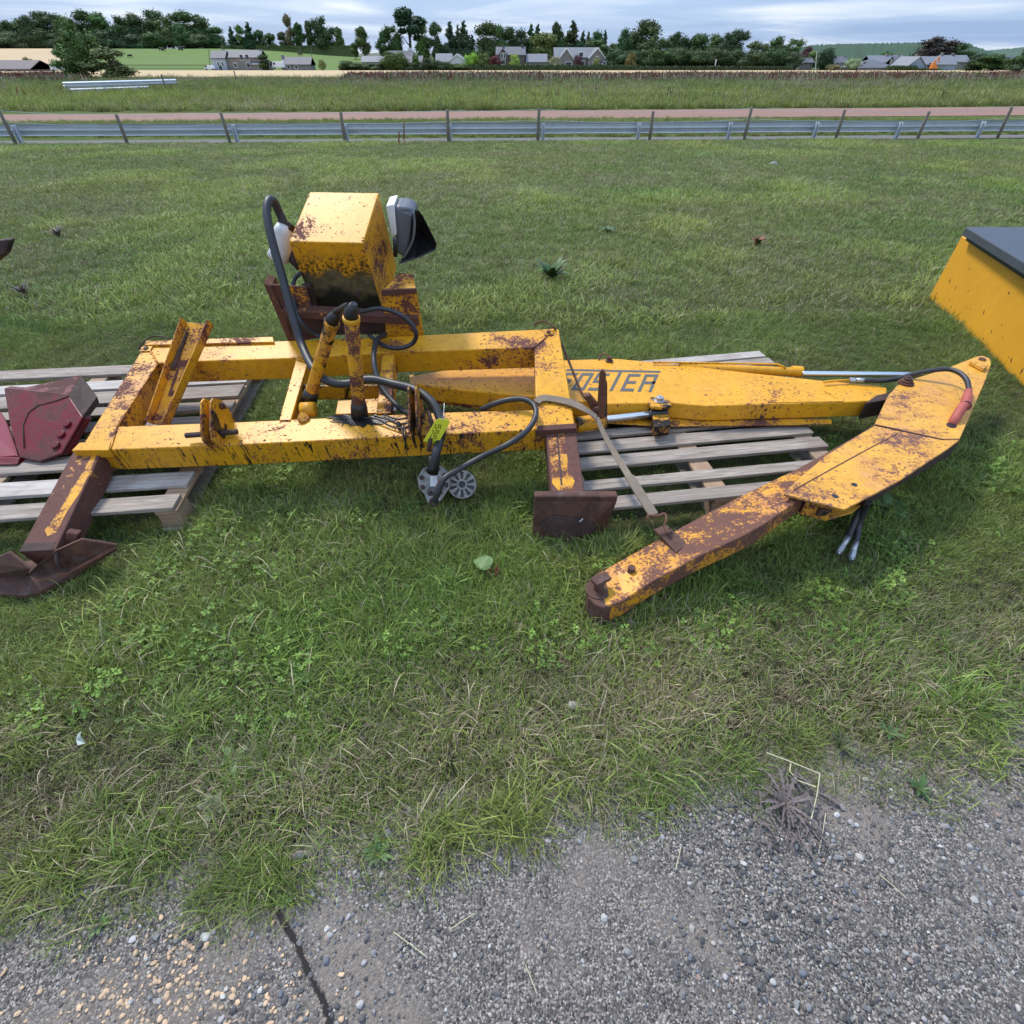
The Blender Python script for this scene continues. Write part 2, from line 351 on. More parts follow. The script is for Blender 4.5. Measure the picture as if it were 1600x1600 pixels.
# gravel edge (x -> y of the ragged lawn edge)
EX = [(-100, 1440), (0, 1440), (230, 1395), (330, 1440), (420, 1445), (480, 1360), (600, 1345), (780, 1300), (1000, 1262), (1200, 1235), (1330, 1215), (1450, 1235), (1530, 1170), (1600, 1130), (1900, 1050)]
EW = sorted([(PZ(a, b, 0).x, PZ(a, b, 0).y) for a, b in EX])
def edge_y(x): return float(np.interp(x, [-6] + [e[0] for e in EW] + [6], [.30] + [e[1] for e in EW] + [2.2]))
def gravel_material():
    m, nt, b = newmat('gravel_tarmac')
    g = N(nt, 'ShaderNodeNewGeometry').outputs['Position']
    def vor(s, rand=1):
        v = N(nt, 'ShaderNodeTexVoronoi', ins={'Scale': s, 'Randomness': rand}); L(nt, g, v.inputs['Vector']); return v
    v1 = vor(120); v2 = vor(260)
    s1 = N(nt, 'ShaderNodeSeparateColor'); L(nt, v1.outputs['Color'], s1.inputs[0]); s2 = N(nt, 'ShaderNodeSeparateColor'); L(nt, v2.outputs['Color'], s2.inputs[0])
    pal = [(0, (.030, .026, .023)), (.3, (.070, .061, .055)), (.55, (.122, .108, .096)), (.8, (.20, .172, .148)), (.95, (.33, .30, .26)), (1, (.42, .35, .29))]
    c1 = RAMP(nt, s1.outputs[0], pal); c2 = RAMP(nt, s2.outputs[0], pal)
    dust = TEX(nt, 2.3, 5, .6, vec=g); fine = TEX(nt, 300, 3, .6, vec=g)
    c = MIX(nt, RAMP(nt, v1.outputs['Distance'], [(.35, 0), (.5, 1)]), c1, c2)
    c = MIX(nt, MATH(nt, 'MULTIPLY', RAMP(nt, dust, [(.48, 0), (.62, 1)]), .75), c, MIX(nt, fine, (.12, .098, .080), (.27, .225, .185)))
    L(nt, c, b.inputs['Base Color']); b.inputs['Roughness'].default_value = .85
    h = MATH(nt, 'ADD', MATH(nt, 'MULTIPLY', MATH(nt, 'SUBTRACT', 1, v1.outputs['Distance']), .6), MATH(nt, 'MULTIPLY', MATH(nt, 'SUBTRACT', 1, v2.outputs['Distance']), .4))
    BUMP(nt, b, h, .9, .006); return m
V = []; Fc = []; NXG = 260; rows = [0, .3, .6, .8, .9, .96, 1]
for i in range(NXG + 1):
    x = -4 + 8 * i / NXG; ye = edge_y(x) + .20 + .05 * noise.noise(Vector((x * 6, 0, 0))) + .03 * noise.noise(Vector((x * 22, 5, 0)))
    for r in rows:
        y = -3 + (ye + 3) * r; V.append((x, y, .012 * (1 - (r > .99)) + .0 - .006 * (r > .99) + .004 * noise.noise(Vector((x * 2, y * 2, 0)))))
nrw = len(rows)
for i in range(NXG):
    for j in range(nrw - 1): a = i * nrw + j; Fc.append((a, a + nrw, a + nrw + 1, a + 1))
me = bpy.data.meshes.new('gravel_yard'); me.from_pydata(V, [], Fc); me.materials.append(gravel_material())
o = bpy.data.objects.new('gravel_yard', me); COL.objects.link(o); tag(o, 'grey stony tarmac yard along the bottom edge of the lawn', 'gravel yard', kind='structure')
# dark crack in the tarmac
ck = [PZ(a, b, .014) for a, b in [(418, 1385), (432, 1420), (452, 1455), (470, 1490), (487, 1530), (505, 1565), (517, 1605), (530, 1650)]]
mb = MB(); pts = crom(ck, 16)
vs = []
for i, p in enumerate(pts):
    t = (pts[min(i + 1, len(pts) - 1)] - pts[max(i - 1, 0)]).normalized(); s_ = Vector((t.y, -t.x, 0)); wd = .002 + .008 * rnd.random() - .001 * i / len(pts)
    vs += [p + s_ * wd + Vector((0, 0, .004)), p - s_ * (.002 + .008 * rnd.random() - .001 * i / len(pts)) + Vector((0, 0, .004))]
mb.add(vs, [(2 * i, 2 * i + 1, 2 * i + 3, 2 * i + 2) for i in range(len(pts) - 1)])
tag(mb.build('soil_crack', simple('black_soil', (.022, .016, .013), .9, .6, 80, bump=1)), 'black soil filled crack running down through the grey tarmac', 'crack', kind='structure')
# far strips
def stripmat(name, c1, c2, c3, s=2, stretch=(1, 1, 1), bump=.3):
    m, nt, b = newmat(name)
    g = N(nt, 'ShaderNodeNewGeometry').outputs['Position']
    a = TEX(nt, s, 7, .7, vec=g, stretch=stretch); d = TEX(nt, s * .12, 4, .5, vec=g, stretch=stretch)
    c = MIX(nt, RAMP(nt, a, [(.3, 0), (.7, 1)]), c1, c2); c = MIX(nt, RAMP(nt, d, [(.42, 0), (.62, 1)]), c, c3)
    L(nt, c, b.inputs['Base Color']); b.inputs['Roughness'].default_value = .95; b.inputs['Specular IOR Level'].default_value = .15
    BUMP(nt, b, a, bump, .05); return m
wide = lambda y: (-1.5 * y - 10, 1.5 * y + 10)
sheet('gravel_track', stripmat('grey_gravel', (.09, .085, .085), (.22, .20, .19), (.15, .14, .13), 14), wide, [22.0, 22.6, 23.3], .012, 'narrow grey gravel strip at the foot of the crash barrier', 'track', lambda x, y: y + .07 * x + .12 * noise.noise(Vector((x, y, 0))))
sheet('red_road', stripmat('red_road_dust', (.20, .12, .092), (.31, .19, .15), (.25, .145, .112), 1.2, (.3, 1.5, 1)), wide, [34.0, 37, 41.6], .02, 'pinkish red dirt road beyond the crash barrier', 'road', lambda x, y: y + .115 * x + (.5 * noise.noise(Vector((x * .3, y, 0))) if y > 41 else 0))
def fld(px0, px1): return lambda y: (at_far(px0, y).x, at_far(px1, y).x)
sheet('barley_field', stripmat('ripe_barley', (.42, .31, .17), (.56, .43, .26), (.46, .33, .18), .8, (.25, 2, 1)), fld(-300, 1900), list(np.linspace(96, 288, 14)), .06, 'pale golden barley field in front of the houses', 'field')
sheet('pasture', stripmat('green_pasture', (.085, .14, .03), (.14, .20, .05), (.12, .17, .05), .2), fld(-200, 620), list(np.linspace(292, 460, 20)), .05, 'bright green pasture sloping up to the wood on the left', 'pasture')
sheet('stubble_field', stripmat('stubble', (.42, .31, .18), (.54, .41, .26), (.46, .34, .2), .3), fld(-200, 118), list(np.linspace(330, 462, 12)), .15, 'golden stubble field on the slope at the far left', 'field', lambda x, y: y)
sheet('stubble_strip', stripmat('stubble2', (.40, .31, .17), (.52, .41, .26), (.46, .34, .2), .3), fld(345, 700), list(np.linspace(462, 540, 8)), .3, 'narrow golden field behind the conifers on the rise', 'field')
# distant wooded ridge
def ridge(name, pts, Y, depth, mat, label):
    V = []; n = 160; xs = np.linspace(pts[0][0], pts[-1][0], n); hs = np.interp(xs, [p[0] for p in pts], [p[1] for p in pts])
    V = []; Fc = []
    for i in range(n):
        for k, (fy, fz) in enumerate([(0, 0), (.3, .5), (.6, .85), (.8, .97), (1, 1), (1.4, .7)]):
            yy = Y + depth * fy; top = PY(xs[i], hs[i], Y + depth).z
            V.append((PY(xs[i], 90, yy).x, yy, -7 + (top + 7) * fz + (6 * noise.noise(Vector((xs[i] * .3, yy * .01, 1))) * fz)))
    for i in range(n - 1):
        for k in range(5): a = i * 6 + k; Fc.append((a, a + 6, a + 7, a + 1))
    me = bpy.data.meshes.new(name); me.from_pydata(V, [], Fc); me.materials.append(mat); me.polygons.foreach_set('use_smooth', [True] * len(Fc))
    o = bpy.data.objects.new(name, me); COL.objects.link(o); return tag(o, label, 'hill', kind='structure')
M['ridge'] = stripmat('wooded_ridge_haze_tint', (.028, .060, .035), (.06, .105, .055), (.05, .085, .05), .012, (1, 1, 3), .8)  # bluish tone of distant haze mixed into the hill colour, no air volume
M['ridge2'] = stripmat('far_ridge_haze_tint', (.06, .10, .07), (.09, .13, .09), (.13, .13, .09), .01)  # paler and bluer: haze painted into the base colour of the far hills
ridge('wooded_hill', [(1150, 86), (1230, 78), (1262, 71), (1300, 69), (1360, 68), (1420, 67), (1470, 65), (1500, 68), (1530, 77), (1560, 86)], 1700, 500, M['ridge'], 'long wooded hill on the skyline at the right')
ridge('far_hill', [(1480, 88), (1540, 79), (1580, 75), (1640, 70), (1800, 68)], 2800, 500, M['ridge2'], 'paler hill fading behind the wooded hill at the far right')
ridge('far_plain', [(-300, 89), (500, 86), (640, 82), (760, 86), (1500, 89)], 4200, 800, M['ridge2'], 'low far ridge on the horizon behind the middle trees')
# ------------------------------------------------------------------ the machine: frame
mach = empty('hedge_cutter_frame', F(1.16, .4, -.3), 'large rusty yellow hedge cutter mounting frame with tank and legs, lying across two pallets', 'machine frame')
def fpoly(pts, w=0): return [PF(a, b, w) for a, b in pts]
T = .137
def beam(top, depth=T, mat='yellow', name='beam', bevel=.006, w=0):
    return MB().prism(fpoly(top, w), -FW * depth).build(name, M[mat], mach, bevel=bevel)
beam([(172, 703), (375, 695), (692, 679), (838, 672), (838, 640), (692, 644), (375, 659), (183, 666)], mat='yellow_front')
beam([(246, 567), (459, 559.5), (620, 550), (835, 543), (870, 513), (607, 526), (444, 532.5), (228, 537)], w=.0)
beam([(126, 700), (171, 703), (183, 666), (246, 567), (228, 536), (224, 542)], mat='yellow_rusty', w=.001)
beam([(838, 672), (899, 668), (873, 514), (860, 513), (835, 543)], w=.001)
tag(beam([(111, 704), (169, 703.5), (173, 690), (124, 691)], .05, 'yellow', 'collar', .004, .012)); beam([(838, 673), (901, 669), (900, 661), (837, 665)], .04, 'rust_yellow', 'collar', .003, .006)
beam([(228, 532), (426, 526), (428, 534), (226, 539)], .012, 'yellow_rusty', 'flange_strip', .002, .014)
# cross members
def plate(poly, vec, mat, name, parent=None, bevel=.002): return MB().prism(poly, vec).build(name, M[mat], parent or mach, bevel=bevel)
mb = MB().prism(fpoly([(463, 560), (481, 566), (454, 657), (436, 657)], -.004), -FW * .02); mb.prism(fpoly([(474, 563), (481, 566), (454, 657), (448, 657)], -.024), -FW * .10)
mb.build('cross_member', M['yellow'], mach, bevel=.003)
mb = MB().prism(fpoly([(597, 554), (616, 552), (611, 645), (588, 646)], -.004), -FW * .10); mb.build('cross_member', M['yellow_greasy2'], mach, bevel=.003)
plate(fpoly([(452, 601), (600, 600), (600, 603), (453, 604)], -.03), -FW * .09, 'yellow_grease', 'middle_rail')
plate(fpoly([(528, 626), (592, 622), (590, 645), (524, 647)], -.06), -FW * .012, 'yellow', 'floor_plate')
plate(fpoly([(600, 649), (619, 640), (617, 630), (598, 634)], -.055), -FW * .004, 'plastic_white', 'sticker', bevel=0)
# hydraulic posts
def post(px0, py0, w0, px1, py1, v1, r, capmat, label):
    b0 = PF(px0, py0, w0); b1 = PFV(px1, py1, v1); ax = (b1 - b0); Ln = ax.length; ax.normalize()
    o = MB().tube([b0, b0 + ax * .10, b0 + ax * (Ln * .88)], r, 20).build('post_barrel', M['yellow_greasy2'], mach, smooth=True, bevel=.003)
    MB().tube([b0 - ax * .01, b0 + ax * .05, b0 + ax * .09], [r * 1.35, r * 1.28, r * 1.08], 18).build('grease_collar', M['grease'], o, smooth=True)
    MB().tube([b0 + ax * Ln * .865, b0 + ax * Ln * .90], r * 1.16, 20).build('gland_ring', M['yellow_grease'], o, smooth=True, bevel=.003)
    pts = [b0 + ax * Ln * .90, b0 + ax * Ln * .93, b0 + ax * Ln * .965 + Vector((.008, 0, 0)), b0 + ax * Ln + Vector((.016, 0, 0))]
    MB().tube(pts, [r * .98, r * .95, r * .72, r * .42], 14).build('end_cap', M[capmat], o, smooth=True)
    return ax
post(562, 650, 0, 547, 474, .16, .031, 'grease', '')
post(482, 628, -.05, 524, 486, .30, .030, 'grease', '')
c0 = PF(482, 640, -.03)
MB().tube([c0 - FU * .035, c0 - FU * .034, c0 + FU * .034, c0 + FU * .035], [.02, .038, .038, .02], 20).build('bearing_ring', M['yellow_grease'], mach, smooth=True)
MB().tube([PF(474, 655, 0), PF(474, 652, .02)], .027, 16).build('bearing_cap', M['yellow_greasy2'], mach, smooth=True, bevel=.003)
for gx, gy, ga, gb, sd0 in ((562, 657, 36, 8, 1), (590, 655, 24, 6, 5), (535, 652, 20, 4, 9)):
    pts = fpoly([(gx + ga * math.cos(g) * (1 + .55 * noise.noise(Vector((math.cos(g) * 3, math.sin(g) * 3, sd0)))), gy + gb * math.sin(g) * (1 + .8 * noise.noise(Vector((math.cos(g) * 4, math.sin(g) * 4, sd0 + 3))))) for g in np.linspace(0, 2 * PI, 44, endpoint=False)], .003 + sd0 * .0002)
    MB().prism(pts, -FW * .003).build('grease_patch', M['grease'], mach)
# square tank
tk = [PY(451, 377.5, 2.93), PY(567.5, 380, 2.90), PY(592, 301, 3.20), PY(484, 299.5, 3.23)]
tb = [PY(496, 497, 3.08), PY(600, 492, 3.05)]; tb += [tk[2] + (tb[1] - tk[1]), tk[3] + (tb[0] - tk[0])]
cc = sum(tk, Vector()) / 4
mb = MB().hexa(tk, tb); mb.m[2] = 1; mb.m[3] = 2; tank = mb.build('tank', [M['yellow'], M['tank_front'], M['yellow_rusty']], mach, bevel=.005)
def inpl(a, b, c, d, s, t): return a.lerp(b, s).lerp(d.lerp(c, s), t)
fn_ = (tk[1] - tk[0]).cross(tb[0] - tk[0]).normalized()
if fn_.y > 0: fn_ = -fn_
q0 = inpl(tk[0], tk[1], tb[1], tb[0], .72, .66)
MB().tube([q0, q0 + fn_ * .014], .018, 12).build('drain_plug', M['rust_dark'], tank, bevel=.003)
rim = [p + (p - cc).normalized() * .002 for p in tk]
# lamps on the right of the tank
lamp = MB(); A = [PY(603, 322, 3.14), PY(616, 319, 3.10), PY(619, 368, 3.08), PY(612, 368, 3.12)]
MB().prism(A, (0, .13, .02)).build('lamp_side_plate', M['plastic_white'], mach, bevel=.003)
hb = [PY(616, 322, 3.10), PY(640, 325, 3.10), PY(650, 335, 3.12), PY(643, 375, 3.12), PY(634, 405, 3.13), PY(617, 396, 3.13)]
MB().prism(hb, (0, .15, .02)).build('lamp_housing', M['plastic_grey'], mach, bevel=.028, seg=4)
ho = [PY(644, 329, 3.07), PY(654, 328, 3.07), PY(661, 337, 3.10), PY(683, 381, 3.16), PY(680, 392, 3.18), PY(648, 406, 3.17), PY(622, 414, 3.14), PY(640, 380, 3.10)]
hc = sum(ho, Vector()) / len(ho) + Vector((-.02, .15, -.01)); hv = list(ho); no = len(ho)
hin = [p.lerp(hc, .10) + Vector((0, -.004, 0)) for p in ho]; hmid = [p.lerp(hc, .55) for p in ho]; hout = [p.lerp(hc + Vector((0, .06, 0)), .55) + Vector((0, .03, 0)) for p in ho]
hv = ho + hin + hmid + [hc] + hout; hf = []
for i in range(no):
    j = (i + 1) % no; hf += [(i, j, no + j, no + i), (no + i, no + j, 2 * no + j, 2 * no + i), (2 * no + i, 2 * no + j, 3 * no), (j, i, 3 * no + 1 + i, 3 * no + 1 + j)]
hf.append(tuple(3 * no + 1 + i for i in range(no)))
MB().add(hv, hf).build('lamp_hood', M['plastic_black'], mach, bevel=.004)
MB().tube(crom([PY(646, 330, 3.065), PY(648, 352, 3.065), PY(644, 378, 3.075), PY(630, 404, 3.10)], 5), .006, 8).build('hood_rim', M['plastic_grey'], mach, smooth=True)
hi = PY(617, 372, 3.07); MB().tube([hi, PY(618, 400, 3.1)], .012, 8).build('lamp_bracket', M['plastic_black'], mach, smooth=True)
# white filter body on the left of the tank
a0 = PY(440, 362, 3.12)
wb = MB().tube([PY(443, 350, 3.1), PY(442, 360, 3.1), PY(441, 395, 3.1), PY(444, 410, 3.1)], [.030, .046, .046, .028], 18).build('filter_bowl', M['plastic_white'], mach, smooth=True)
MB().tube([PY(430, 385, 3.15), PY(428, 398, 3.15), PY(431, 407, 3.15)], [.02, .036, .02], 14).build('filter_bulb', M['plastic_white'], mach, smooth=True)
MB().tube([PY(435, 345, 3.12), PY(447, 350, 3.12), PY(456, 358, 3.1)], .02, 12).build('hose_clamp', M['rust_dark'], mach, smooth=True)
MB().tube([PY(449, 395, 3.12), PY(470, 416, 3.1)], .03, 12).build('filter_mount', M['rust_dark'], mach, smooth=True)
# yoke plates behind the back beam
VB = .845
def pv(pts, v): return [PFV(a, b, v) for a, b in pts]
plate(pv([(412, 443), (424, 448), (466, 537), (450, 533)], VB + .02), FV * .10, 'rust_yellow', 'yoke_side')
plate(pv([(412, 444), (478, 449), (500, 528), (452, 536)], VB + .03), FV * .012, 'rust_yellow', 'yoke_plate')
plate(pv([(596, 455), (650, 451), (662, 524), (604, 530)], VB + .0), FV * .02, 'yellow_rusty', 'yoke_plate')
plate([PFV(596, 455, VB), PFV(650, 451, VB), PFV(646, 428, VB + .14), PFV(624, 426, VB + .15)], -FW * .012, 'yellow_rusty', 'yoke_top')
plate(pv([(596, 454), (651, 451), (651, 459), (596, 463)], VB - .012), FV * .012, 'rust_yellow', 'yoke_lip')
plate(pv([(440, 486), (652, 497), (655, 509), (444, 496)], VB - .03), FV * .07, 'rust_yellow', 'yoke_bar')
plate(pv([(446, 496), (655, 509), (658, 522), (452, 524)], VB + .02), FV * .02, 'rust_dark', 'yoke_web')
plate(pv([(470, 450), (484, 448), (496, 492), (476, 492)], VB + .06), FV * .05, 'rust_dark', 'yoke_gusset')
# hoses (parts of the frame)
def hose(pts, r, mat='rubber', name='hose', parent=None, n=8, seg=12):
    return MB().tube(crom(pts, n), r, seg).build(name, M[mat], parent or mach, smooth=True)
hose([PFV(524, 488, .30), PFV(531, 484, .27), PFV(538, 480, .22), PFV(545, 478, .17)], .014, 'grease', 'hose_elbow')
hose([PY(446, 352, 3.12), PY(436, 332, 3.12), PY(428, 315, 3.10), PY(420, 314, 3.06), PY(417, 334, 3.0), PY(425, 375, 2.92), PY(443, 440, 2.82), PY(459, 500, 2.72), PY(472, 540, 2.64), PF(489, 575, .12), PF(509, 594, .10), PF(538, 600, .08), PF(578, 593, .09), PF(614, 600, .09), PF(648, 609, .11), PF(674, 628, .10), PF(687, 652, .07), PF(690, 672, .045), PF(688, 686, .0), PY(682, 705, 2.03), PY(675, 735, 2.0)], .021)
hose([PFV(562, 488, .75), PFV(590, 482, .72), PFV(615, 487, .70), PFV(637, 500, .68), PFV(650, 520, .66), PF(645, 536, .05), PF(624, 544, .03), PF(600, 540, .03), PF(577, 524, .04)], .012)
hose([PF(602, 522, .02), PF(589, 532, .06), PF(584, 560, .07), PF(590, 592, .03), PF(604, 616, .0), PF(624, 637, -.01), PF(645, 648, .025), PF(664, 650, .03)], .014)
hose([PFV(470, 426, .95), PFV(459, 440, .93), PFV(460, 475, .86), PFV(472, 505, .78), PF(495, 524, .04), PF(520, 530, .03)], .011)
hose([PF(752, 640, -.03), PF(770, 632, .01), PF(794, 625, .04), PF(818, 624, .05), PF(834, 633, .05), PF(837, 650, .05), PF(824, 672, .05), PF(794, 694, .055), PY(752, 714, 2.0), PY(716, 734, 1.95), PY(694, 748, 1.9), PY(684, 768, 1.87), PY(679, 784, 1.86)], .0135)
hose([PF(668, 640, .06), PF(672, 652, .07), PF(676, 668, .04), PF(672, 690, .025), PY(670, 705, 2.05)], .010, 'rust_dark', 'pipe')
for q in ([(172, 703), (183, 666)], [(838, 672), (838, 640)], [(183, 667), (246, 568)], [(246, 568), (300, 565)], [(437, 657), (454, 657)], [(588, 646), (611, 645)], [(835, 543), (868, 514)], [(463, 560), (481, 566)], [(246, 567), (228, 537)]):
    a, b = PF(*q[0], .003), PF(*q[1], .003); MB().tube([a.lerp(b, k / 9) + Vector((rnd.uniform(-.0015, .0015), 0, 0)) for k in range(10)], [.0045 + rnd.uniform(-.001, .001) for _ in range(10)], 6).build('weld_bead', M['yellow_rusty'], mach, smooth=True)
# thin cables and ties round the front beam
for q in ([(585, 650), (605, 655), (622, 662), (640, 661), (654, 668)], [(560, 652), (590, 655), (612, 667), (632, 668), (650, 660)], [(600, 648), (622, 655), (644, 652), (662, 662)]):
    hose([PF(a, b, .012 + .01 * (i % 2)) for i, (a, b) in enumerate(q)], .0045, 'rubber', 'cable', n=5, seg=6)
for dx in (0, 4): hose([PF(626 + dx, 662, .012), PFV(630 + dx, 680, -.012), PFV(637 - dx, 702, -.012)], .0035, 'rubber', 'cable_tail', n=5, seg=6)
for a, b in ((622, 662), (641, 664)): MB().tube([PF(a, b, .0), PF(a, b, .03)], .012, 10).build('cable_plug', M['rubber'], mach, bevel=.003)
# lugs on the front beam
def uof(px, py): return loc(PF(px, py, 0))[0]
uL = uof(348, 690)
prof = [loc(PFU(a, b, uL))[1:] for a, b in [(330, 628), (334, 622), (345, 624), (356, 636), (367, 658), (367, 690), (364.5, 709), (357, 712), (333, 688), (330, 672)]]
def lug(u, pf, mat='yellow_front'):
    return MB().prism([F(u, v, w_) for v, w_ in pf], FU * -.010).build('lug_plate', M[mat], mach, bevel=.002)
lug(uL, prof); lug(uL - .042, prof)
MB().tube([PF(290, 680.5, .035), PF(330, 677.5, .035), PF(371, 674.5, .035)], .013, 14).build('hinge_pin', M['rust_dark'], mach, smooth=True, bevel=.002)
def ring(c, n_, r, t, mat, name, parent, k=22, a0=0, a1=2 * PI):
    n_ = Vector(n_).normalized(); a = n_.cross(Vector((0, 0, 1)))
    if a.length < .1: a = Vector((1, 0, 0))
    a.normalize(); b = n_.cross(a)
    pts = [c + (a * math.cos(a0 + (a1 - a0) * i / k) + b * math.sin(a0 + (a1 - a0) * i / k)) * r for i in range(k + 1)]
    return MB().tube(pts, t, 8, cap=abs(a1 - a0) < 6).build(name, M[mat], parent, smooth=True)
rc = PFU(346, 634, uL + .006)
for k in range(3): ring(rc + FU * .008 * k, FU + FV * .3 * k, .014, .003, 'rust', 'split_ring', mach)
MB().prism([PFU(a, b, uL + .004) for a, b in [(333, 640), (339, 648), (346, 668), (366, 676), (360, 684), (350, 686), (334, 668)]], FU * -.002).build('grease_smear', M['grease'], mach)
uR = uof(660, 665); pr2 = [(v + .005, w_ * 1.12) for v, w_ in prof]
lug(uR, pr2, 'yellow_greasy2'); lug(uR - .034, pr2, 'yellow_greasy2')
ring(F(uR - .04, prof[3][0], prof[3][1] * .8), FU, .03, .004, 'rust_dark', 'retaining_ring', mach)
# corner loops, bolts
hose([PF(835, 508, .01), PF(842, 503, .035), PF(852, 503, .04), PF(862, 509, .03), PF(869, 516, .005)], .005, 'rust', 'tie_loop')
hose([PF(216, 545, .0), PF(224, 535, .02), PF(236, 526, .03), PF(252, 526, .03), PF(265, 529, .02)], .004, 'rust_dark', 'tie_loop')
c = PF(857, 521, .002); MB().box(c + FW * .003, FU * .026, FV * .022, FW * .003).build('corner_plate', M['yellow_rusty'], mach, bevel=.002)
MB().tube([c, c + FW * .018], .012, 6).build('bolt', M['rust'], mach, bevel=.002)
c = PF(229, 546, .002); MB().box(c + FW * .003, FU * .03, FV * .024, FW * .003).build('corner_plate', M['yellow_rusty'], mach, bevel=.002)
MB().tube([c, c + FW * .012], .014, 12).build('bolt', M['rust_dark'], mach, bevel=.002)
# legs
mb = MB().prism(fpoly([(113, 707), (158, 706), (86, 859), (29, 862)], -.022), -FW * .115)
mb.build('leg', M['leg_rust'], mach, bevel=.006)['label'] = 'long brown leg with a strip of yellow paint'
MB().prism([PF(a, b, -.0215) for a, b in [(143, 712), (151, 711), (138, 742), (126, 768), (104, 800), (88, 832), (74, 838), (70, 828), (92, 800), (112, 765), (128, 740)]], -FW * .001).build('paint_streak', M['streak'], mach)
MB().prism(fpoly([(29, 862), (82, 859), (88, 846), (38, 849)], -.021), -FW * .003).build('leg_end_band', M['rust_dark'], mach, bevel=.001)
leg = MB().prism(fpoly([(852, 673), (900, 672), (914, 774), (862, 774)], -.022), -FW * .115).build('leg', M['leg_rust'], mach, bevel=.006)
MB().prism(fpoly([(856, 676), (881, 676), (889, 735), (898, 752), (893, 764), (872, 766), (863, 755)], -.0215), -FW * .001).build('paint_streak', M['streak'], mach)
MB().prism(fpoly([(869, 674), (872, 674), (879, 758), (876, 758)], -.021), -FW * .002).build('weld_seam', M['rust_dark'], mach)
# right foot
a, b = PF(835, 776, -.02), PF(966, 776, -.02)
MB().prism([a, b, b + FV * .035 - FW * 0, a + FV * .035], -FW * .035).build('foot_plate', M['rust'], mach, bevel=.008)
fa = [a - FW * .03, b - FW * .03, PZ(945, 830, .02), PZ(893, 848, .005), PZ(832, 840, .01)]
o = MB().prism(fa, (0, .035, .01)).build('foot_flange', M['rust'], mach, bevel=.004)
mb = MB(); q = [PP(x, y, fa[0] - Vector((0, .012, 0)), (fa[1] - fa[0]).cross(fa[3] - fa[0]).normalized()) for x, y in [(842, 822), (865, 806), (905, 812), (932, 822), (925, 834), (893, 845), (860, 838)]]
mb.prism(q, (0, .01, 0)); mb.build('muddy_recess', M['rust_dark'], mach, bevel=.003)
q = PP(906, 815, fa[0] - Vector((0, .02, 0)), (fa[1] - fa[0]).cross(fa[3] - fa[0]).normalized()); MB().tube([q, q + Vector((.01, -.004, .02))], .003, 6).build('foot_bolt', M['plastic_white'], mach)
# left skid: a bent dish with two upright cheeks
sk = lambda x, y, z: PZ(x, y, z)
base = [sk(-60, 905, .07), sk(-60, 925, .05), sk(35, 930, .03), sk(60, 926, .03), sk(118, 892, .06), sk(182, 853, .11), sk(120, 862, .08), sk(20, 880, .06)]
MB().prism(base, (0, 0, -.022)).build('skid_floor', M['rust'], mach, bevel=.004)
MB().prism([sk(36, 903, .05), sk(84, 862, .17), sk(126, 843, .20), sk(183, 852, .13), sk(120, 884, .06), sk(66, 904, .04)], (0, .012, .0)).build('skid_cheek', M['rust'], mach, bevel=.002)
MB().prism([sk(-60, 905, .05), sk(-20, 880, .15), sk(14, 863, .19), sk(46, 889, .14), sk(40, 902, .05)], (0, .012, .0)).build('skid_cheek', M['rust'], mach, bevel=.002)
MB().prism([sk(-60, 900, .06), sk(-60, 916, .03), sk(64, 915, .03), sk(118, 890, .05), sk(178, 856, .11), sk(182, 852, .125), sk(120, 884, .075), sk(66, 903, .055)], (.006, -.014, -.004)).build('skid_rim', M['rust_bright'], mach, bevel=.003)
MB().prism([sk(26, 934, .0), sk(40, 938, .0), sk(122, 903, .02), sk(122, 893, .045), sk(40, 915, .03), sk(26, 915, .03)], (0, .02, 0)).build('skid_keel', M['rust'], mach, bevel=.003)
hose([sk(88, 862, .16), sk(90, 878, .13), sk(97, 889, .09), sk(106, 890, .08)], .008, 'rust_dark', 'skid_chain')
MB().tube([sk(103, 850, .14), sk(97, 880, .09)], [.02, .024], 10).build('skid_pin', M['rust_yellow'], mach, smooth=True)
MB().prism([sk(102, 832, .20), sk(122, 835, .19), sk(116, 862, .11), sk(98, 858, .12)], (.0, .03, 0)).build('leg_stub', M['rust_yellow'], mach, bevel=.006)
# pump hanging below the front beam
pump = MB(); pc = PZ(678, 752, .13); pn = (C0 - pc).normalized(); pn = (pn * .8 + Vector((-.1, -.3, .2))).normalized()
def disc(c, n_, r, t, k, mat, name, parent, bevel=.003, jag=0):
    n_ = n_.normalized(); a = n_.cross(Vector((0, 0, 1))).normalized(); b = a.cross(n_)
    return MB().prism([c + (a * math.cos(2 * PI * i / k + .2) + b * math.sin(2 * PI * i / k + .2)) * (r * (1 + jag * (i % 2))) for i in range(k)], -n_ * t).build(name, M[mat], parent, bevel=bevel), a, b
body, pa, pb = disc(pc, pn, .082, .07, 10, 'cast_alu', 'pump_body', mach, .006)
for i in range(8):
    g = 2 * PI * i / 8 + .3; c = pc + (pa * math.cos(g) + pb * math.sin(g)) * .062
    MB().tube([c, c + pn * .012], .0125, 6).build('bolt', M['rust_dark'], body, bevel=.002)
MB().box(pc + pn * .003, pa * .018, pb * .026, pn * .003).build('rating_plate', M['steel'], body, bevel=.001)
MB().prism([pc + pa * x + pb * y for x, y in [(-.082, -.02), (-.03, -.098), (.035, -.105), (.05, -.05), (0, 0)]], -pn * .05).build('pump_flange', M['cast_alu'], body, bevel=.005)
pc2 = PZ(722, 757, .09)
fb, qa, qb = disc(pc2, pn, .070, .03, 18, 'cast_dark', 'gear_housing', mach, .005, .03)
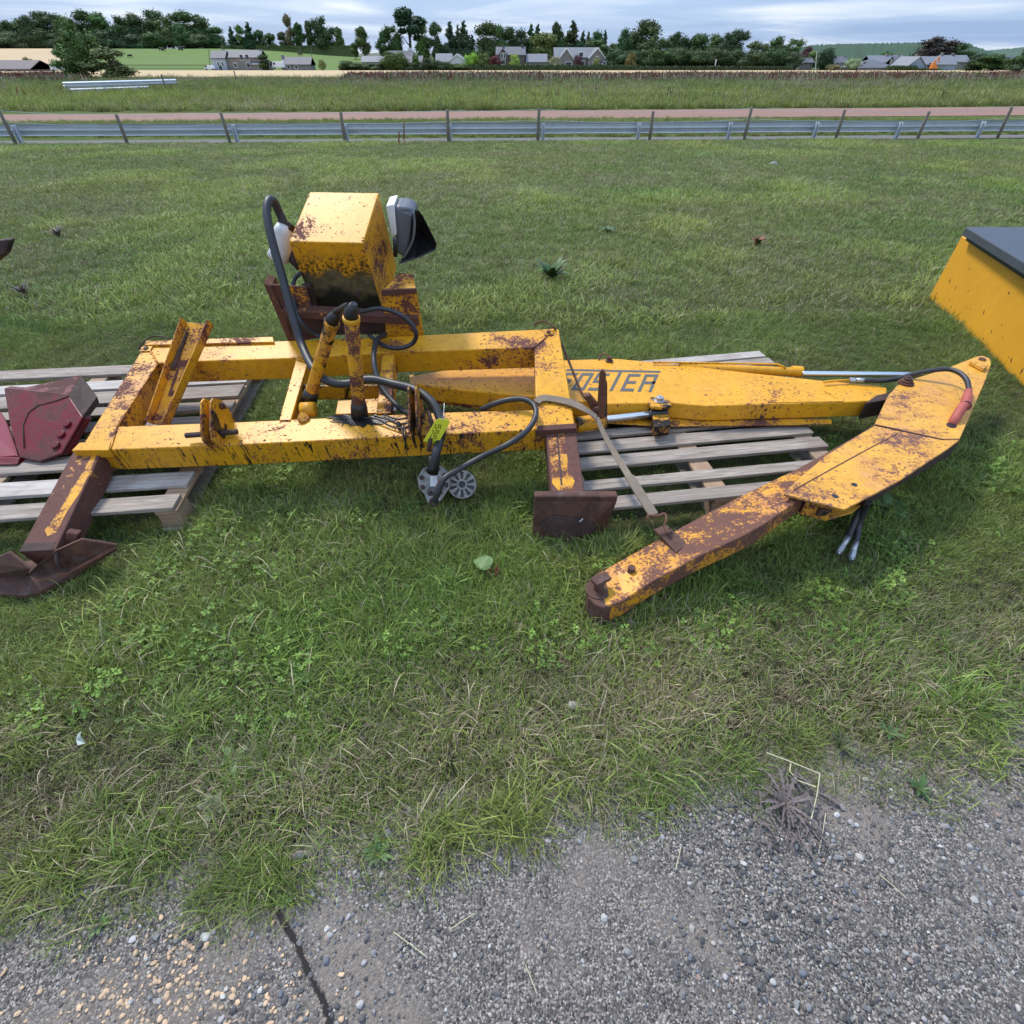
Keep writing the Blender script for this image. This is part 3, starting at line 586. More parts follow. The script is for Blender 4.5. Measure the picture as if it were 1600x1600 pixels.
for i in range(10):
    g = 2 * PI * i / 10; d = qa * math.cos(g) + qb * math.sin(g); e = pn.cross(d)
    MB().prism([pc2 + d * .026 + e * .004, pc2 + d * .066 + e * .011, pc2 + d * .066 - e * .011, pc2 + d * .026 - e * .004], pn * .008).build('rib', M['cast_alu'], fb, bevel=.001)
ring(pc2 + pn * .006, pn, .022, .006, 'cast_alu', 'hub_ring', fb); ring(pc2 + pn * .004, pn, .067, .005, 'cast_alu', 'outer_rim', fb); MB().tube([pc2, pc2 + pn * .002], .018, 16).build('hub_bore', M['grease'], fb)
c = PY(678, 784, 1.86); ring(c, pn, .017, .006, 'rust_dark', 'banjo_union', mach)
MB().tube([PY(690, 752, 1.9), PY(681, 776, 1.87)], .017, 12).build('hose_end', M['rust_dark'], mach, smooth=True)
MB().tube([PY(679, 712, 2.03), PY(676, 740, 2.0)], [.028, .026], 14).build('pump_neck', M['grease'], mach, smooth=True)
# ------------------------------------------------------------------ loose channel leaning on the frame
ch = empty('steel_channel', PF(250, 640, -.1), 'short yellow U channel speckled with rust, leaning up between the frame beams at the left', 'steel channel')
A0, A1 = PF(236, 662, -.10), PFV(290, 503, .78); B0, B1 = PF(264, 664, -.10), PFV(333, 507, .78)
ax = (A1 - A0).normalized(); sd_ = (B0 - A0).normalized(); nn = sd_.cross(ax).normalized()
if nn.z < 0: nn = -nn
mb = MB().prism([A0, B0, B1, A1], -nn * .008); mb.prism([A0, A0 + sd_ * .008, A1 + sd_ * .008, A1], nn * .045); mb.prism([B0 - sd_ * .008, B0, B1, B1 - sd_ * .008], nn * .045)
mb.build('channel_section', M['yellow_rusty'], ch, bevel=.002)
MB().tube([A0.lerp(A1, .52) + sd_ * .02 + nn * .001, A0.lerp(A1, .9) + sd_ * .03 + nn * .001], [.012, .007], 8).build('slot_rust', M['rust_dark'], ch)
for t_ in (.10, .16): c = A0.lerp(A1, t_) + sd_ * .09; MB().tube([c, c + nn * .006], .012, 10).build('bolt_head', M['rust_dark'], ch)
# ------------------------------------------------------------------ the arm
arm = empty('hydraulic_arm', PZ(1000, 640, .16), 'long tapering yellow hydraulic arm with dark painted lettering, ending in a rust speckled angled head', 'hydraulic arm')
ZA = .265
def pz(pts, z): return [PZ(a, b, z) for a, b in pts]
def zplate(pts, z, th, mat, name, parent=None, bevel=.004): return MB().prism(pz(pts, z), (0, 0, -th)).build(name, M[mat], parent or arm, bevel=bevel)
M['yellow_arm'] = painted('yellow_paint_arm', rust=.34, pink=.2, edge=.7)
zplate([(640, 588), (700, 577), (835, 566), (890, 562), (963, 560), (1061, 569), (1170, 582), (1292, 595), (1370, 601), (1386, 606), (1386, 625), (1320, 628), (1104, 634), (1047, 629), (946, 631), (838, 620), (720, 609), (640, 600)], ZA, .095, 'yellow_arm', 'boom_section', bevel=.007)
zplate([(640, 596), (720, 617), (838, 640), (940, 660), (1044, 666), (1200, 664), (1300, 662), (1300, 655), (1044, 648), (900, 640), (640, 585)], .165, .008, 'yellow_rusty', 'lower_flange')
zplate([(660, 607), (760, 620), (838, 632), (838, 620), (760, 610), (690, 600)], ZA - .03, .09, 'yellow_rusty', 'boom_web')
zplate([(1352, 630), (1388, 624), (1392, 612), (1368, 618)], ZA + .003, .10, 'rust_dark', 'boom_end_cap')
zplate([(1200, 629), (1318, 627), (1320, 622), (1290, 610), (1288, 611), (1310, 623), (1200, 626)], ZA + .003, .003, 'yellow_arm', 'weld_strip', bevel=.001)
def zcyl(p0, p1, r, mat, name, parent=None, n=18, bevel=.002): return MB().tube([p0, p1], r, n).build(name, M[mat], parent or arm, smooth=True, bevel=bevel)
# upper ram
r1 = zcyl(PZ(1060, 573, .25), PZ(1240, 581, .25), .026, 'yellow_arm', 'ram_barrel')
zcyl(PZ(1236, 580, .25), PZ(1253, 581, .25), .033, 'yellow_grease', 'ram_gland', r1)
zcyl(PZ(1253, 584, .25), PZ(1440, 586, .27), .017, 'chrome', 'ram_rod', r1)
MB().tube(pz([(1020, 566), (1100, 567), (1215, 569), (1228, 575)], .28), .006, 8).build('oil_pipe', M['yellow_arm'], r1, smooth=True)
# lower ram
r2 = zcyl(PZ(900, 664, .20), PZ(945, 657, .20), .042, 'yellow_greasy2', 'ram_barrel')
zcyl(PZ(944, 655, .20), PZ(1022, 646, .21), .019, 'chrome', 'ram_rod', r2)
zcyl(PZ(1015, 647, .21), PZ(1040, 645, .21), .034, 'grease', 'ram_clevis', r2)
zplate([(1018, 634), (1044, 634), (1048, 664), (1022, 668)], .22, .05, 'yellow_grease', 'clevis_plate')
def bolt(px, py, z, r, h, mat, parent=arm, k=8):
    c = PZ(px, py, z); o = MB().tube([c, c + Vector((0, 0, h * .35))], r * 1.5, 20).build('washer', M[mat], parent, bevel=.002)
    MB().tube([c, c + Vector((0, 0, h))], r, k).build('bolt_head', M[mat], o, bevel=.003)
bolt(1030, 627, ZA, .020, .028, 'steel', k=12)
zplate([(1012, 628), (1016, 620), (1044, 621), (1050, 633), (1040, 636), (1018, 635)], ZA + .006, .02, 'yellow_grease', 'pin_boss')
bolt(952, 565, ZA, .015, .03, 'rust')
hose([PZ(936, 563, ZA + .0), PZ(938, 556, ZA + .02), PZ(946, 553, ZA + .035), PZ(955, 560, ZA + .03)], .005, 'rust_bright', 'wire_hook', arm)
# lettering painted on the boom: OSTER with a bar over it (first letter is hidden)
def lettering():
    o0 = PZ(866, 609, ZA + .0012); ex = PZ(1026, 612.5, ZA + .0012) - o0; ex.z = 0; W = ex.length; ex.normalize(); ey = Vector((-ex.y, ex.x, 0))
    H = (PZ(1030, 585, ZA) - PZ(1026, 612.5, ZA)).dot(ey); lw = W / 6.15; sl_ = .34
    def P2(x, y): return o0 + ex * (x * lw + y * H * sl_ ) + ey * (y * H)
    mb = MB(); t = .20; ty = .16
    def rect(x0, y0, x1, y1): mb.prism([P2(x0, y0), P2(x1, y0), P2(x1, y1), P2(x0, y1)], (0, 0, -.0009))
    def L_(k, rs):
        for (x0, y0, x1, y1) in rs: rect(k + x0, y0, k + x1, y1)
    w_ = .80
    L_(0, [(0, 0, t, 1), (t, 1 - ty, w_, 1), (t, .45, .65, .45 + ty)])
    L_(1, [(0, 0, t, 1), (w_ - t, 0, w_, 1), (t, 1 - ty, w_ - t, 1), (t, 0, w_ - t, ty)])
    L_(2, [(0, 0, w_, ty), (w_ - t, ty, w_, .43), (0, .43, w_, .43 + ty), (0, .43 + ty, t, 1 - ty), (0, 1 - ty, w_, 1)])
    L_(3.05, [(.25, 0, .25 + t, 1.1)])
    L_(3.95, [(0, 0, t, 1), (t, 1 - ty, w_, 1), (t, .42, .7, .42 + ty), (t, 0, w_, ty)])
    L_(5.0, [(0, 0, t, 1), (t, 1 - ty, w_ + .05, 1), (w_ - t + .05, .45, w_ + .05, 1 - ty), (t, .42, w_ + .05, .42 + ty), (w_ - t + .05, 0, w_ + .05, .42)])
    rect(-.1, 1.10, 5.9, 1.22)
    mb.build('lettering', M['letter'], arm)
lettering()
# angled head
ZB = .30
def zb(px, py):   # the head slopes gently down to its tip
    t = sstep(0, 1, (px - 930) / 420.0) if px < 1350 else 1
    return .125 + (ZB - .125) * min(1, max(0, (px - 930) / 330.0))
def hp(pts, dz=0): return [PZ(a, b, zb(a, b) + dz) for a, b in pts]
tip = [(917.5, 920), (920, 908), (930, 897), (945, 889)]
tube_top = tip + [(961, 880), (1104, 802), (1199, 754), (1235, 737), (1262, 768), (1245, 782), (1188, 824), (1081, 870), (998, 925), (975, 938), (955, 947), (938, 948), (924, 938)]
def seg_prism(poly_pairs, th, mat, name, bevel=.006):
    """tube built from cross pairs (upper px, lower px) along its length"""
    mb = MB(); top = [];
    for (a, b) in poly_pairs: top.append((PZ(*a, zb(*a)), PZ(*b, zb(*a))))
    vs = []; 
    for A_, B_ in top: vs += [A_, B_, B_ - Vector((0, 0, th)), A_ - Vector((0, 0, th))]
    fs = [(i * 4 + k, i * 4 + (k + 1) % 4, i * 4 + 4 + (k + 1) % 4, i * 4 + 4 + k) for i in range(len(top) - 1) for k in range(4)] + [(3, 2, 1, 0), tuple(range(len(vs) - 4, len(vs)))]
    return mb.add(vs, fs).build(name, M[mat], arm, bevel=bevel)
dip = seg_prism([((918, 917), (921, 932)), ((922, 906), (930, 944)), ((932, 896), (944, 948)), ((948, 888), (960, 944)), ((961, 880), (975, 938)), ((1030, 842), (1020, 908)), ((1104, 802), (1094, 868)), ((1165, 771), (1160, 838)), ((1199, 754), (1196, 818)), ((1240, 735), (1250, 780)), ((1290, 708), (1310, 745)), ((1330, 685), (1352, 718)), ((1366, 664), (1400, 690))], .095, 'rust_tube', 'head_tube')
MB().prism([PZ(a, b, .1275) for a, b in [(917, 920), (922, 905), (932, 895), (950, 887), (962, 884), (970, 912), (962, 945), (943, 949), (930, 945), (920, 934)]], (0, 0, -.1005)).build('nose', M['rust'], dip, bevel=.006)
c = PZ(935, 921, .128); MB().tube([c, c + Vector((0, 0, .004))], .052, 24).build('pivot_boss', M['rust'], dip, bevel=.002)
MB().tube([c, c + Vector((0, 0, .045))], .020, 16).build('pivot_shaft', M['rust'], dip, bevel=.002)
ex = (PZ(966, 906, .17) - PZ(920, 930, .17)).normalized()
MB().box(c + Vector((0, 0, .055)) + ex * .005, ex * .036, ex.cross(Vector((0, 0, 1))) * .020, Vector((0, 0, .008))).build('square_head', M['rust'], dip, bevel=.003)
c = PZ(985, 897, .14); MB().tube([c, c + Vector((0, 0, .04))], .015, 14).build('stud', M['rust'], dip, smooth=True, bevel=.002)
zplate([(1022, 826), (1041, 819), (1076, 850), (1057, 863)], zb(1050, 840) + .014, .014, 'rust', 'lifting_tab', dip)
# plates of the head
pl2 = [(1400, 677), (1366, 663), (1472, 687)]
upper = [(1366, 664), (1388, 617), (1402, 602), (1420, 594), (1475, 577), (1525, 557), (1535, 555.5), (1547, 560), (1549, 568), (1541, 592), (1520, 640), (1500, 686), (1472, 686)]
zplate(upper, ZB + .006, .012, 'yellow_head', 'head_plate')
lower = [(1366, 665), (1472, 687.5), (1500, 687), (1480, 702), (1404, 752), (1320, 796), (1272, 784), (1225, 772), (1238, 756), (1290, 712)]
MB().prism([PZ(a, b, ZB + .014) for a, b in lower], (0, 0, -.010)).build('head_plate', M['yellow_head'], arm, bevel=.002)
MB().tube([PZ(a, b, ZB + .014) for a, b in [(1240, 766), (1290, 738), (1350, 705), (1403, 677)]], .0035, 6).build('weld_seam', M['rust_bright'], arm, smooth=True)
MB().tube([PZ(a, b, ZB + .012) for a, b in [(1367, 664), (1400, 671), (1440, 680), (1476, 688)]], .005, 6).build('weld_seam', M['rust'], arm, smooth=True)
MB().prism([PZ(a, b, ZB - .10) for a, b in [(1222, 765), (1215, 790), (1290, 812), (1332, 800), (1400, 745), (1340, 720)]], (0, 0, -.010)).build('bottom_plate', M['yellow_head'], arm, bevel=.002)
MB().prism([PZ(a, b, ZB + .003) for a, b in [(1362, 768), (1480, 700), (1498, 690), (1538, 594), (1520, 590), (1480, 680), (1400, 700), (1340, 740)]], (0, 0, -.085)).build('head_web', M['rust_dark'], arm, bevel=.003)
MB().prism([PZ(a, b, ZB + .0) for a, b in [(1262, 776), (1308, 785), (1310, 778), (1264, 768)]], (0, 0, -.10)).build('front_web', M['yellow_rusty'], arm, bevel=.003)
for a, b in ((1305, 775), (1335, 757)):
    c = PZ(a, b, ZB + .0155); MB().prism([c + Vector((math.cos(g), math.sin(g), 0)) * .0125 for g in np.linspace(0, 2 * PI, 16, endpoint=False)], (0, 0, -.001)).build('bolt_hole', M['plastic_black'], arm)
c = PZ(1287, 800, ZB - .06); MB().box(c, (.026, 0, 0), (0, .007, 0), (0, -.004, .022)).build('nut_plate', M['rust'], arm, bevel=.003)
MB().tube([c - Vector((0, .006, 0)), c - Vector((0, .009, 0))], .010, 12).build('nut_hole', M['plastic_black'], arm)
o = PZ(1414, 601, ZB)
for r_, h0, h1, mt in ((.040, .004, .018, 'rust_yellow'), (.030, .018, .03, 'rust'), (.020, .03, .045, 'rust'), (.012, .045, .052, 'rust_dark')):
    MB().tube([o + Vector((0, 0, h0)), o + Vector((0, 0, h1))], r_, 22).build('pivot_washer', M[mt], arm, bevel=.003)
zplate([(1516, 564), (1524, 560), (1545, 570), (1538, 576)], ZB + .03, .022, 'yellow_head', 'end_lug')
ring(PZ(1535, 561, ZB + .012), (0, 0, 1), .016, .004, 'rust', 'eye_ring', arm)
c = PZ(1487, 664, ZB + .008); e1 = (PZ(1500, 640, ZB) - PZ(1483, 664, ZB)).normalized()
MB().prism([c + e1 * (.03 * math.cos(g)) + Vector((e1.y, -e1.x, 0)) * (.022 * math.sin(g)) for g in np.linspace(0, 2 * PI, 18, endpoint=False)], (0, 0, -.0015)).build('oval_hole', M['plastic_black'], arm)
hose([PZ(1485, 668, ZB - .02), PZ(1492, 655, ZB + .02), PZ(1501, 640, ZB + .05), PZ(1508, 631, ZB + .06)], .022, 'red_rubber', 'red_sleeve', arm)
MB().tube([PZ(1507, 636, ZB + .055), PZ(1511, 622, ZB + .06), PZ(1514, 608, ZB + .055)], [.024, .024, .016], 8).build('hose_union', M['red_rubber'], arm, bevel=.003)
ring(PZ(1508, 634, ZB + .057), PZ(1514, 608, ZB + .055) - PZ(1501, 640, ZB + .05), .024, .003, 'plastic_black', 'hose_clamp', arm)
hose([PZ(1350, 594, .29), PZ(1375, 595, .29), PZ(1400, 592, .30), PZ(1425, 585, .33), PZ(1455, 579, .36), PZ(1482, 577, .38), PZ(1500, 583, .385), PZ(1511, 595, .375), PZ(1514, 610, .36)], .013, 'rubber', 'hose', arm)
MB().tube(pz([(1287, 597), (1305, 595), (1330, 594)], .285), .007, 10).build('oil_pipe', M['yellow_arm'], arm, smooth=True)
MB().tube([PZ(1327, 594, .285), PZ(1336, 594, .286)], .015, 6).build('union_nut', M['steel'], arm, bevel=.002)
MB().tube([PZ(1337, 594, .286), PZ(1352, 594, .29)], .013, 14).build('ferrule', M['steel'], arm, smooth=True)
for P_, q in (([(1352, 778, .24), (1345, 795, .17), (1334, 818, .11), (1326, 838, .07)], (1309, 866)), ([(1357, 783, .24), (1350, 800, .17), (1342, 822, .10), (1338, 845, .06)], (1330, 876))):
    h_ = hose([PZ(*p) for p in P_], .014, 'rubber', 'hanging_hose', arm)
    e = Vector(PZ(*P_[-1])); t = PZ(q[0], q[1], .03)
    MB().tube([e, e.lerp(t, .55)], .0125, 14).build('ferrule', M['steel'], h_, smooth=True)
    MB().tube([e.lerp(t, .55), e.lerp(t, .9)], .015, 6).build('union_nut', M['steel'], h_, bevel=.002)
    MB().tube([e.lerp(t, .9), t], .010, 12).build('thread', M['steel'], h_)
# ------------------------------------------------------------------ ratchet strap
st = empty('ratchet_strap', PZ(1036, 830, .22), 'grey webbing ratchet strap with rusty buckle over the right beam, hooked to the arm', 'strap')
pts = crom([PF(838, 628, .012), PF(848, 622, .016), PF(870, 624, .014), PF(895, 630, .018), PFV(915, 640, .12), PFV(932, 652, .10)], 6)
MB().ribbon(pts, FV, [.022] * len(pts), .0018).build('webbing', M['webbing'], st)
pts = crom([PFV(932, 652, .10), PZ(950, 690, .30), PZ(985, 748, .28), PZ(1021, 806, zb(1030, 820) + .05)], 6)
MB().ribbon(pts, Vector((.9, .4, 0)), [.012 + .008 * i / len(pts) for i in range(len(pts))], .002).build('webbing', M['webbing'], st)
pts = [PZ(983, 744, .288), PZ(1021, 804, zb(1030, 820) + .058)]
MB().ribbon([pts[0].lerp(pts[1], k / 4) for k in range(5)], Vector((.9, .4, 0)), .023, .003).build('webbing_fold', M['webbing'], st)
hose([PZ(1013, 812, .26), PZ(1013, 806, .27), PZ(1028, 806, .27), PZ(1038, 803, .265), PZ(1041, 812, .255), PZ(1038, 822, .235), PZ(1044, 832, .225), PZ(1047, 826, .215)], .006, 'rust_bright', 'hook', st)
hose([PFV(878, 538, .75), PFV(893, 575, .60), PFV(908, 612, .45), PFV(920, 628, .38)], .007, 'rust', 'tension_rod', st)
rb = PFV(930, 640, .25)
MB().prism([PFV(a, b, .25) for a, b in [(912, 620), (922, 618), (945, 645), (940, 656), (930, 652)]], FV * .03).build('ratchet_body', M['rust_bright'], st, bevel=.005)
MB().prism([PFV(a, b, .23) for a, b in [(937, 582), (942, 577), (947, 584), (948, 626), (944, 656), (934, 650), (933, 640)]], FV * .012).build('ratchet_handle', M['rust_bright'], st, bevel=.005)
MB().prism([PFV(a, b, .28) for a, b in [(946, 590), (949, 600), (949, 668), (940, 672), (940, 655)]], FV * .012).build('ratchet_side', M['rust_dark'], st, bevel=.003)
MB().tube([PFV(928, 640, .20), PFV(944, 634, .30)], .012, 12).build('ratchet_spool', M['rust'], st, smooth=True)
# ------------------------------------------------------------------ lime tag
tg = empty('lot_tag', PFV(680, 674, -.07), 'lime green paper tag reading 555, tied to the front beam above the pump', 'tag')
tp = [PFV(a, b, -.06) for a, b in [(661, 690), (678, 694), (686, 693.5), (703, 657), (700, 655.5), (683, 654), (680, 656)]]
tp = [PFV(a, b, -.06) for a, b in [(661, 689.5), (684, 694), (703, 660), (701, 656), (686, 654), (680.5, 657)]]
tn = (tp[1] - tp[0]).cross(tp[2] - tp[0]).normalized()
if tn.y > 0: tn = -tn
MB().prism(tp, tn * -.0012).build('card', M['tag'], tg)
for k, (cx_, cy_) in enumerate([(685.5, 667), (682, 675.5), (678.5, 683.5)]):
    s5 = [(-.9, -.9), (-.9, .1), (-.1, .0), (.1, .9), (.8, .6), (.9, -.3), (.6, -.8)]    # a handwritten 5 turned on its side
    s5 = [(1, 1), (-.9, 1), (-1, .15), (.2, .3), (1, -.15), (.8, -.8), (-.2, -1), (-1, -.7)]
    pp = [PFV(cx_ - 1.5 + y * 4.4 - x * .9, cy_ - .5 + x * 3.2 + y * .6, -.0622) for x, y in s5]
    MB().tube(pp, .0014, 5).build('digit', M['ink'], tg)
MB().tube(crom([PFV(692, 657, -.062), PFV(693, 648, -.05), PFV(694, 635, -.02), PFV(694, 630, .02)], 4), .0018, 6).build('cable_tie', M['plastic_white'], tg)
# ------------------------------------------------------------------ pallets
def pallet(name, label, O, ang, Lx, slats, sw, z=.14, mats=None, far=1.2):
    root = empty(name, (O[0], O[1], 0), label, 'pallet', 'wooden pallets under the machine')
    ca, sa = math.cos(ang), math.sin(ang); X = Vector((ca, sa, 0)); Y = Vector((-sa, ca, 0)); o = Vector((O[0], O[1], 0))
    def pbox(nm, x0, x1, y0, y1, z0, z1, mt, jit=0, bevel=.003):
        cx_ = (x0 + x1) / 2; cy_ = (y0 + y1) / 2; hx = (x1 - x0) / 2; hy = (y1 - y0) / 2
        a = rnd.uniform(-jit, jit); X2 = X * math.cos(a) + Y * math.sin(a); Y2 = Y * math.cos(a) - X * math.sin(a)
        # local mesh oriented along the board so the grain follows it
        me_ = MB().bx(-hx, hx, -hy, hy, z0, z1); e = MB(); e.v = me_.v; e.f = me_.f; e.m = me_.m
        ob = e.build(nm, M[mt], None, origin=(0, 0, 0), bevel=bevel)
        c = o + X * cx_ + Y * cy_; ob.parent = root; ob.location = Vector((c.x, c.y, 0)) - root.location; ob.rotation_euler = (0, 0, ang + a); return ob
    for i, (y0, w_, mt) in enumerate(slats):
        e0, e1 = rnd.uniform(-.012, .012), rnd.uniform(-.012, .012)
        sl_ = pbox('slat', 0 + e0, Lx + e1, y0, y0 + w_, z - .018, z + rnd.uniform(-.002, .002), mt, .006)
        for xx in (.05, Lx / 2, Lx - .05):
            for yy in (.25, .75):
                pass
    yb1 = slats[-1][0] + slats[-1][1] if slats[-1][0] > slats[0][0] else slats[0][0] + slats[0][1]
    yb0 = min(s[0] for s in slats); yb1 = max(s[0] + s[1] for s in slats)
    for xx in (.0, Lx / 2 - .05, Lx - .10):
        pbox('stringer', xx, xx + .10, yb0, yb1, z - .038, z - .0185, 'pallet_block')
        for yy in (yb0, (yb0 + yb1) / 2 - .06, yb1 - .12): pbox('block', xx, xx + .10, yy + .01, yy + .12, .022, z - .0385, 'pallet_block')
        pbox('base_board', xx, xx + .10, yb0 - .01, yb1 + .01, .003, .0215, 'pallet')
    return root
def vof(O, ang, px, py, z=.14):
    p = PZ(px, py, z) - Vector((O[0], O[1], z)); return -math.sin(ang) * p.x + math.cos(ang) * p.y
O2 = (.31, 1.72); a2 = R(8.6)
sl2 = []
for y0, y1, mt in [(793.5, 775, 'pallet'), (761.5, 746.5, 'pallet'), (728, 710.5, 'pallet'), (702.5, 686, 'pallet'), (680, 669, 'pallet'), (655, 640, 'pallet'), (625, 612, 'pallet')]:
    v0, v1 = vof(O2, a2, 960, y0), vof(O2, a2, 960, y1); sl2.append((v0, v1 - v0, mt))
pallet('wooden_pallet', 'weathered grey wooden pallet under the right beam and the yellow arm', O2, a2, 1.43, sl2, .09)
O3 = tuple(PZ(1003, 574, .12).xy); e = PZ(1195, 557, .12); a3 = math.atan2(e.y - O3[1], e.x - O3[0])
pallet('wooden_pallet', 'pale grey pallet mostly hidden behind the yellow arm, only its far boards showing', (e.x - 1.2 * math.cos(a3) + .12 * math.sin(a3), e.y - 1.2 * math.sin(a3) - .12 * math.cos(a3)), a3, 1.2, [(-.30, .09, 'pallet'), (-.16, .09, 'pallet'), (.0, .09, 'pallet'), (.115, .09, 'pallet_white')], .09, z=.125)
O1 = (PZ(275, 790, .14).x - 1.95 * math.cos(R(6.5)), PZ(275, 790, .14).y - 1.95 * math.sin(R(6.5))); a1 = R(6.5)
sl1 = []
for y0, y1, mt in [(805, 783, 'pallet'), (770, 748, 'pallet_white'), (734, 713, 'pallet'), (703, 688, 'pallet'), (677, 661, 'pallet'), (651.5, 639, 'pallet'), (633, 615, 'pallet'), (611, 598, 'pallet_white'), (588.5, 575, 'pallet')]:
    v0, v1 = vof(O1, a1, 100, y0), vof(O1, a1, 100, y1); sl1.append((v0, v1 - v0, mt))
pallet('wooden_pallet', 'long weathered pallet with white flaking boards under the left leg and the crimson part', O1, a1, 1.95, sl1, .09)
# ------------------------------------------------------------------ crimson part on the left pallet
cr = empty('crimson_bracket', PZ(60, 700, .14), 'dark crimson bolted steel bracket lying on the left pallet', 'bracket')
zc_ = .20; fr_ = [PZ(6, 607, .33), PZ(107, 618, .33), PZ(129, 651, .28), PZ(96, 708, .18), PZ(61, 721, .16), PZ(30, 714, .16)]
bk = [PZ(12, 601, .33), PZ(118, 592, .34), PZ(147, 624, .29)]
n_ = (fr_[2] - fr_[0]).cross(fr_[4] - fr_[0]).normalized()
if n_.z < 0: n_ = -n_
fp_ = [PP(a, b, fr_[0], n_) for a, b in [(6, 607), (107, 618), (129, 651), (96, 708), (61, 721), (30, 714), (15, 662)]]
o = MB().prism(fp_, -n_ * .014).build('face_plate', M['crimson'], cr, bevel=.004)
MB().prism([fp_[0], fp_[1], bk[1] + Vector((0, .05, 0)), PZ(40, 605, .33), PZ(16, 603, .33)], -n_ * .012).build('top_band', M['crimson'], cr, bevel=.004)
MB().prism([fp_[1], bk[1] + Vector((0, .05, 0)), bk[2] + Vector((0, .03, 0)), fp_[2]], (-.008, 0, -.04)).build('end_plate', M['rust_dark'], cr, bevel=.004)
MB().prism([fp_[0] - n_ * .02, fp_[1] - n_ * .02, fp_[2] - n_ * .02, fp_[3] - n_ * .02, fp_[5] - n_ * .02], (0, .04, -.02)).build('back_block', M['crimson'], cr, bevel=.004)
for a, b in ((105.5, 663), (96, 679), (88, 696)):
    c = PP(a, b, fr_[0] + n_ * .001, n_); MB().tube([c, c + n_ * .012], .021, 14).build('bolt', M['crimson'], cr, bevel=.004)
MB().tube([PP(a, b, fr_[0] + n_ * .001, n_) for a, b in [(38, 700), (36, 665), (44, 645), (60, 633), (85, 627), (107, 619)]], .004, 6).build('weld_seam', M['rust_dark'], cr, smooth=True)
cr2 = empty('crimson_plate', PZ(0, 720, .14), 'bright crimson painted steel block at the left edge, beside the bolted bracket', 'steel block')
MB().prism([PZ(-60, 628, .2), PZ(0, 642, .2), PZ(10, 660, .19), PZ(24, 698, .17), PZ(28, 712, .165), PZ(-60, 718, .165)], (0, 0, -.035)).build('painted_plate', M['crimson_clean'], cr2, bevel=.006)
MB().prism([PZ(-60, 712, .164), PZ(-60, 728, .15), PZ(26, 726, .15), PZ(30, 715, .164)], (0, .04, -.02)).build('lower_lip', M['crimson'], cr2, bevel=.004)
# rusty tip at the left edge
rt = empty('rusty_hook', PZ(-180, 520, 0), 'tip of a rusty orange steel bar poking in at the left edge above the lawn', 'steel bar')
tpnt = PY(8, 388, 4.6)
MB().tube([tpnt + Vector((-.9, -.1, -tpnt.z + .02)), tpnt + Vector((-.35, 0, -.16)), tpnt + Vector((-.06, 0, -.02)), tpnt], [.05, .05, .055, .045], 6).build('bar', M['rust_bright'], rt, bevel=.006)
MB().prism([PY(-10, 377, 4.5), PY(12, 374, 4.5), PY(16, 376, 4.5), PY(10, 395, 4.5), PY(-6, 404, 4.5)], (0, .06, 0)).build('bar_end', M['rust_dark'], rt, bevel=.008)
# ------------------------------------------------------------------ yellow bin with a black lid at the right
bn = empty('yellow_bin', PZ(1560, 560, 0), 'yellow steel bin with a black lid, cut off by the right edge', 'bin')
b0, b1 = PZ(1450, 466, -.01), PZ(1600, 608, -.01); d = (b1 - b0); b1 = b0 + d * 1.25
HB = .53; off = Vector((.035, .02, 0))
t0, t1 = b0 + Vector((0, 0, HB)) + off, b1 + Vector((0, 0, HB)) + off
X_ = Vector((1.25, .05, 0))
MB().hexa([t0, t1, t1 + X_, t0 + X_], [b0, b1, b1 + X_ * 1.0, b0 + X_]).build('bin_body', M['yellow_bin'], bn, bevel=.012)
l0 = PZ(1509, 354.5, HB + .085); l1 = l0 + (t1 - t0) * 1.05 + Vector((-.035, 0, 0)); Xl = Vector((1.4, .0, 0))
MB().prism([l0, l1, l1 + Xl, l0 + Xl], (0, 0, -.065)).build('bin_lid', M['lid'], bn, bevel=.008)
MB().prism([l0 + Vector((.03, -.03, -.06)), l1 + Vector((.03, .03, -.06)), l1 + Xl - Vector((.05, 0, .06)), l0 + Xl - Vector((.05, .03, .06))], (0, 0, -.035)).build('lid_seal', M['plastic_black'], bn)
nb = (b1 - b0).cross(t0 - b0).normalized()
if nb.x > 0: nb = -nb
for a, b, ln, an in [(1493, 450, .035, 1.1), (1484, 439, .05, 1.0), (1484, 468, .02, 1.2), (1486, 480, .024, 1.2), (1513, 455, .018, -1), (1509, 480, .016, .5), (1516, 483, .014, 1.2), (1537, 488, .04, 1.0), (1576, 458, .04, .2), (1549, 518, .03, .9), (1536, 530, .03, 1.1), (1565, 508, .02, 1), (1580, 563, .045, .9), (1576, 558, .02, 1), (1514, 420, .02, 1), (1542, 424, .012, 0), (1463, 458, .03, .5), (1566, 527, .016, .6), (1596, 580, .05, 1.3)]:
    c = PP(a, b, b0 + nb * .0015, nb); u_ = (b1 - b0).normalized(); v_ = nb.cross(u_); dr = -(u_ * math.cos(an)) * 1 + Vector((0, 0, 1)) * math.sin(an); dr = (dr - nb * dr.dot(nb)).normalized(); pe = nb.cross(dr)
    MB().prism([c - dr * ln / 2, c + pe * ln * .12, c + dr * ln / 2, c - pe * ln * .14], -nb * .001).build('paint_chip', M['rust_dark'], bn)
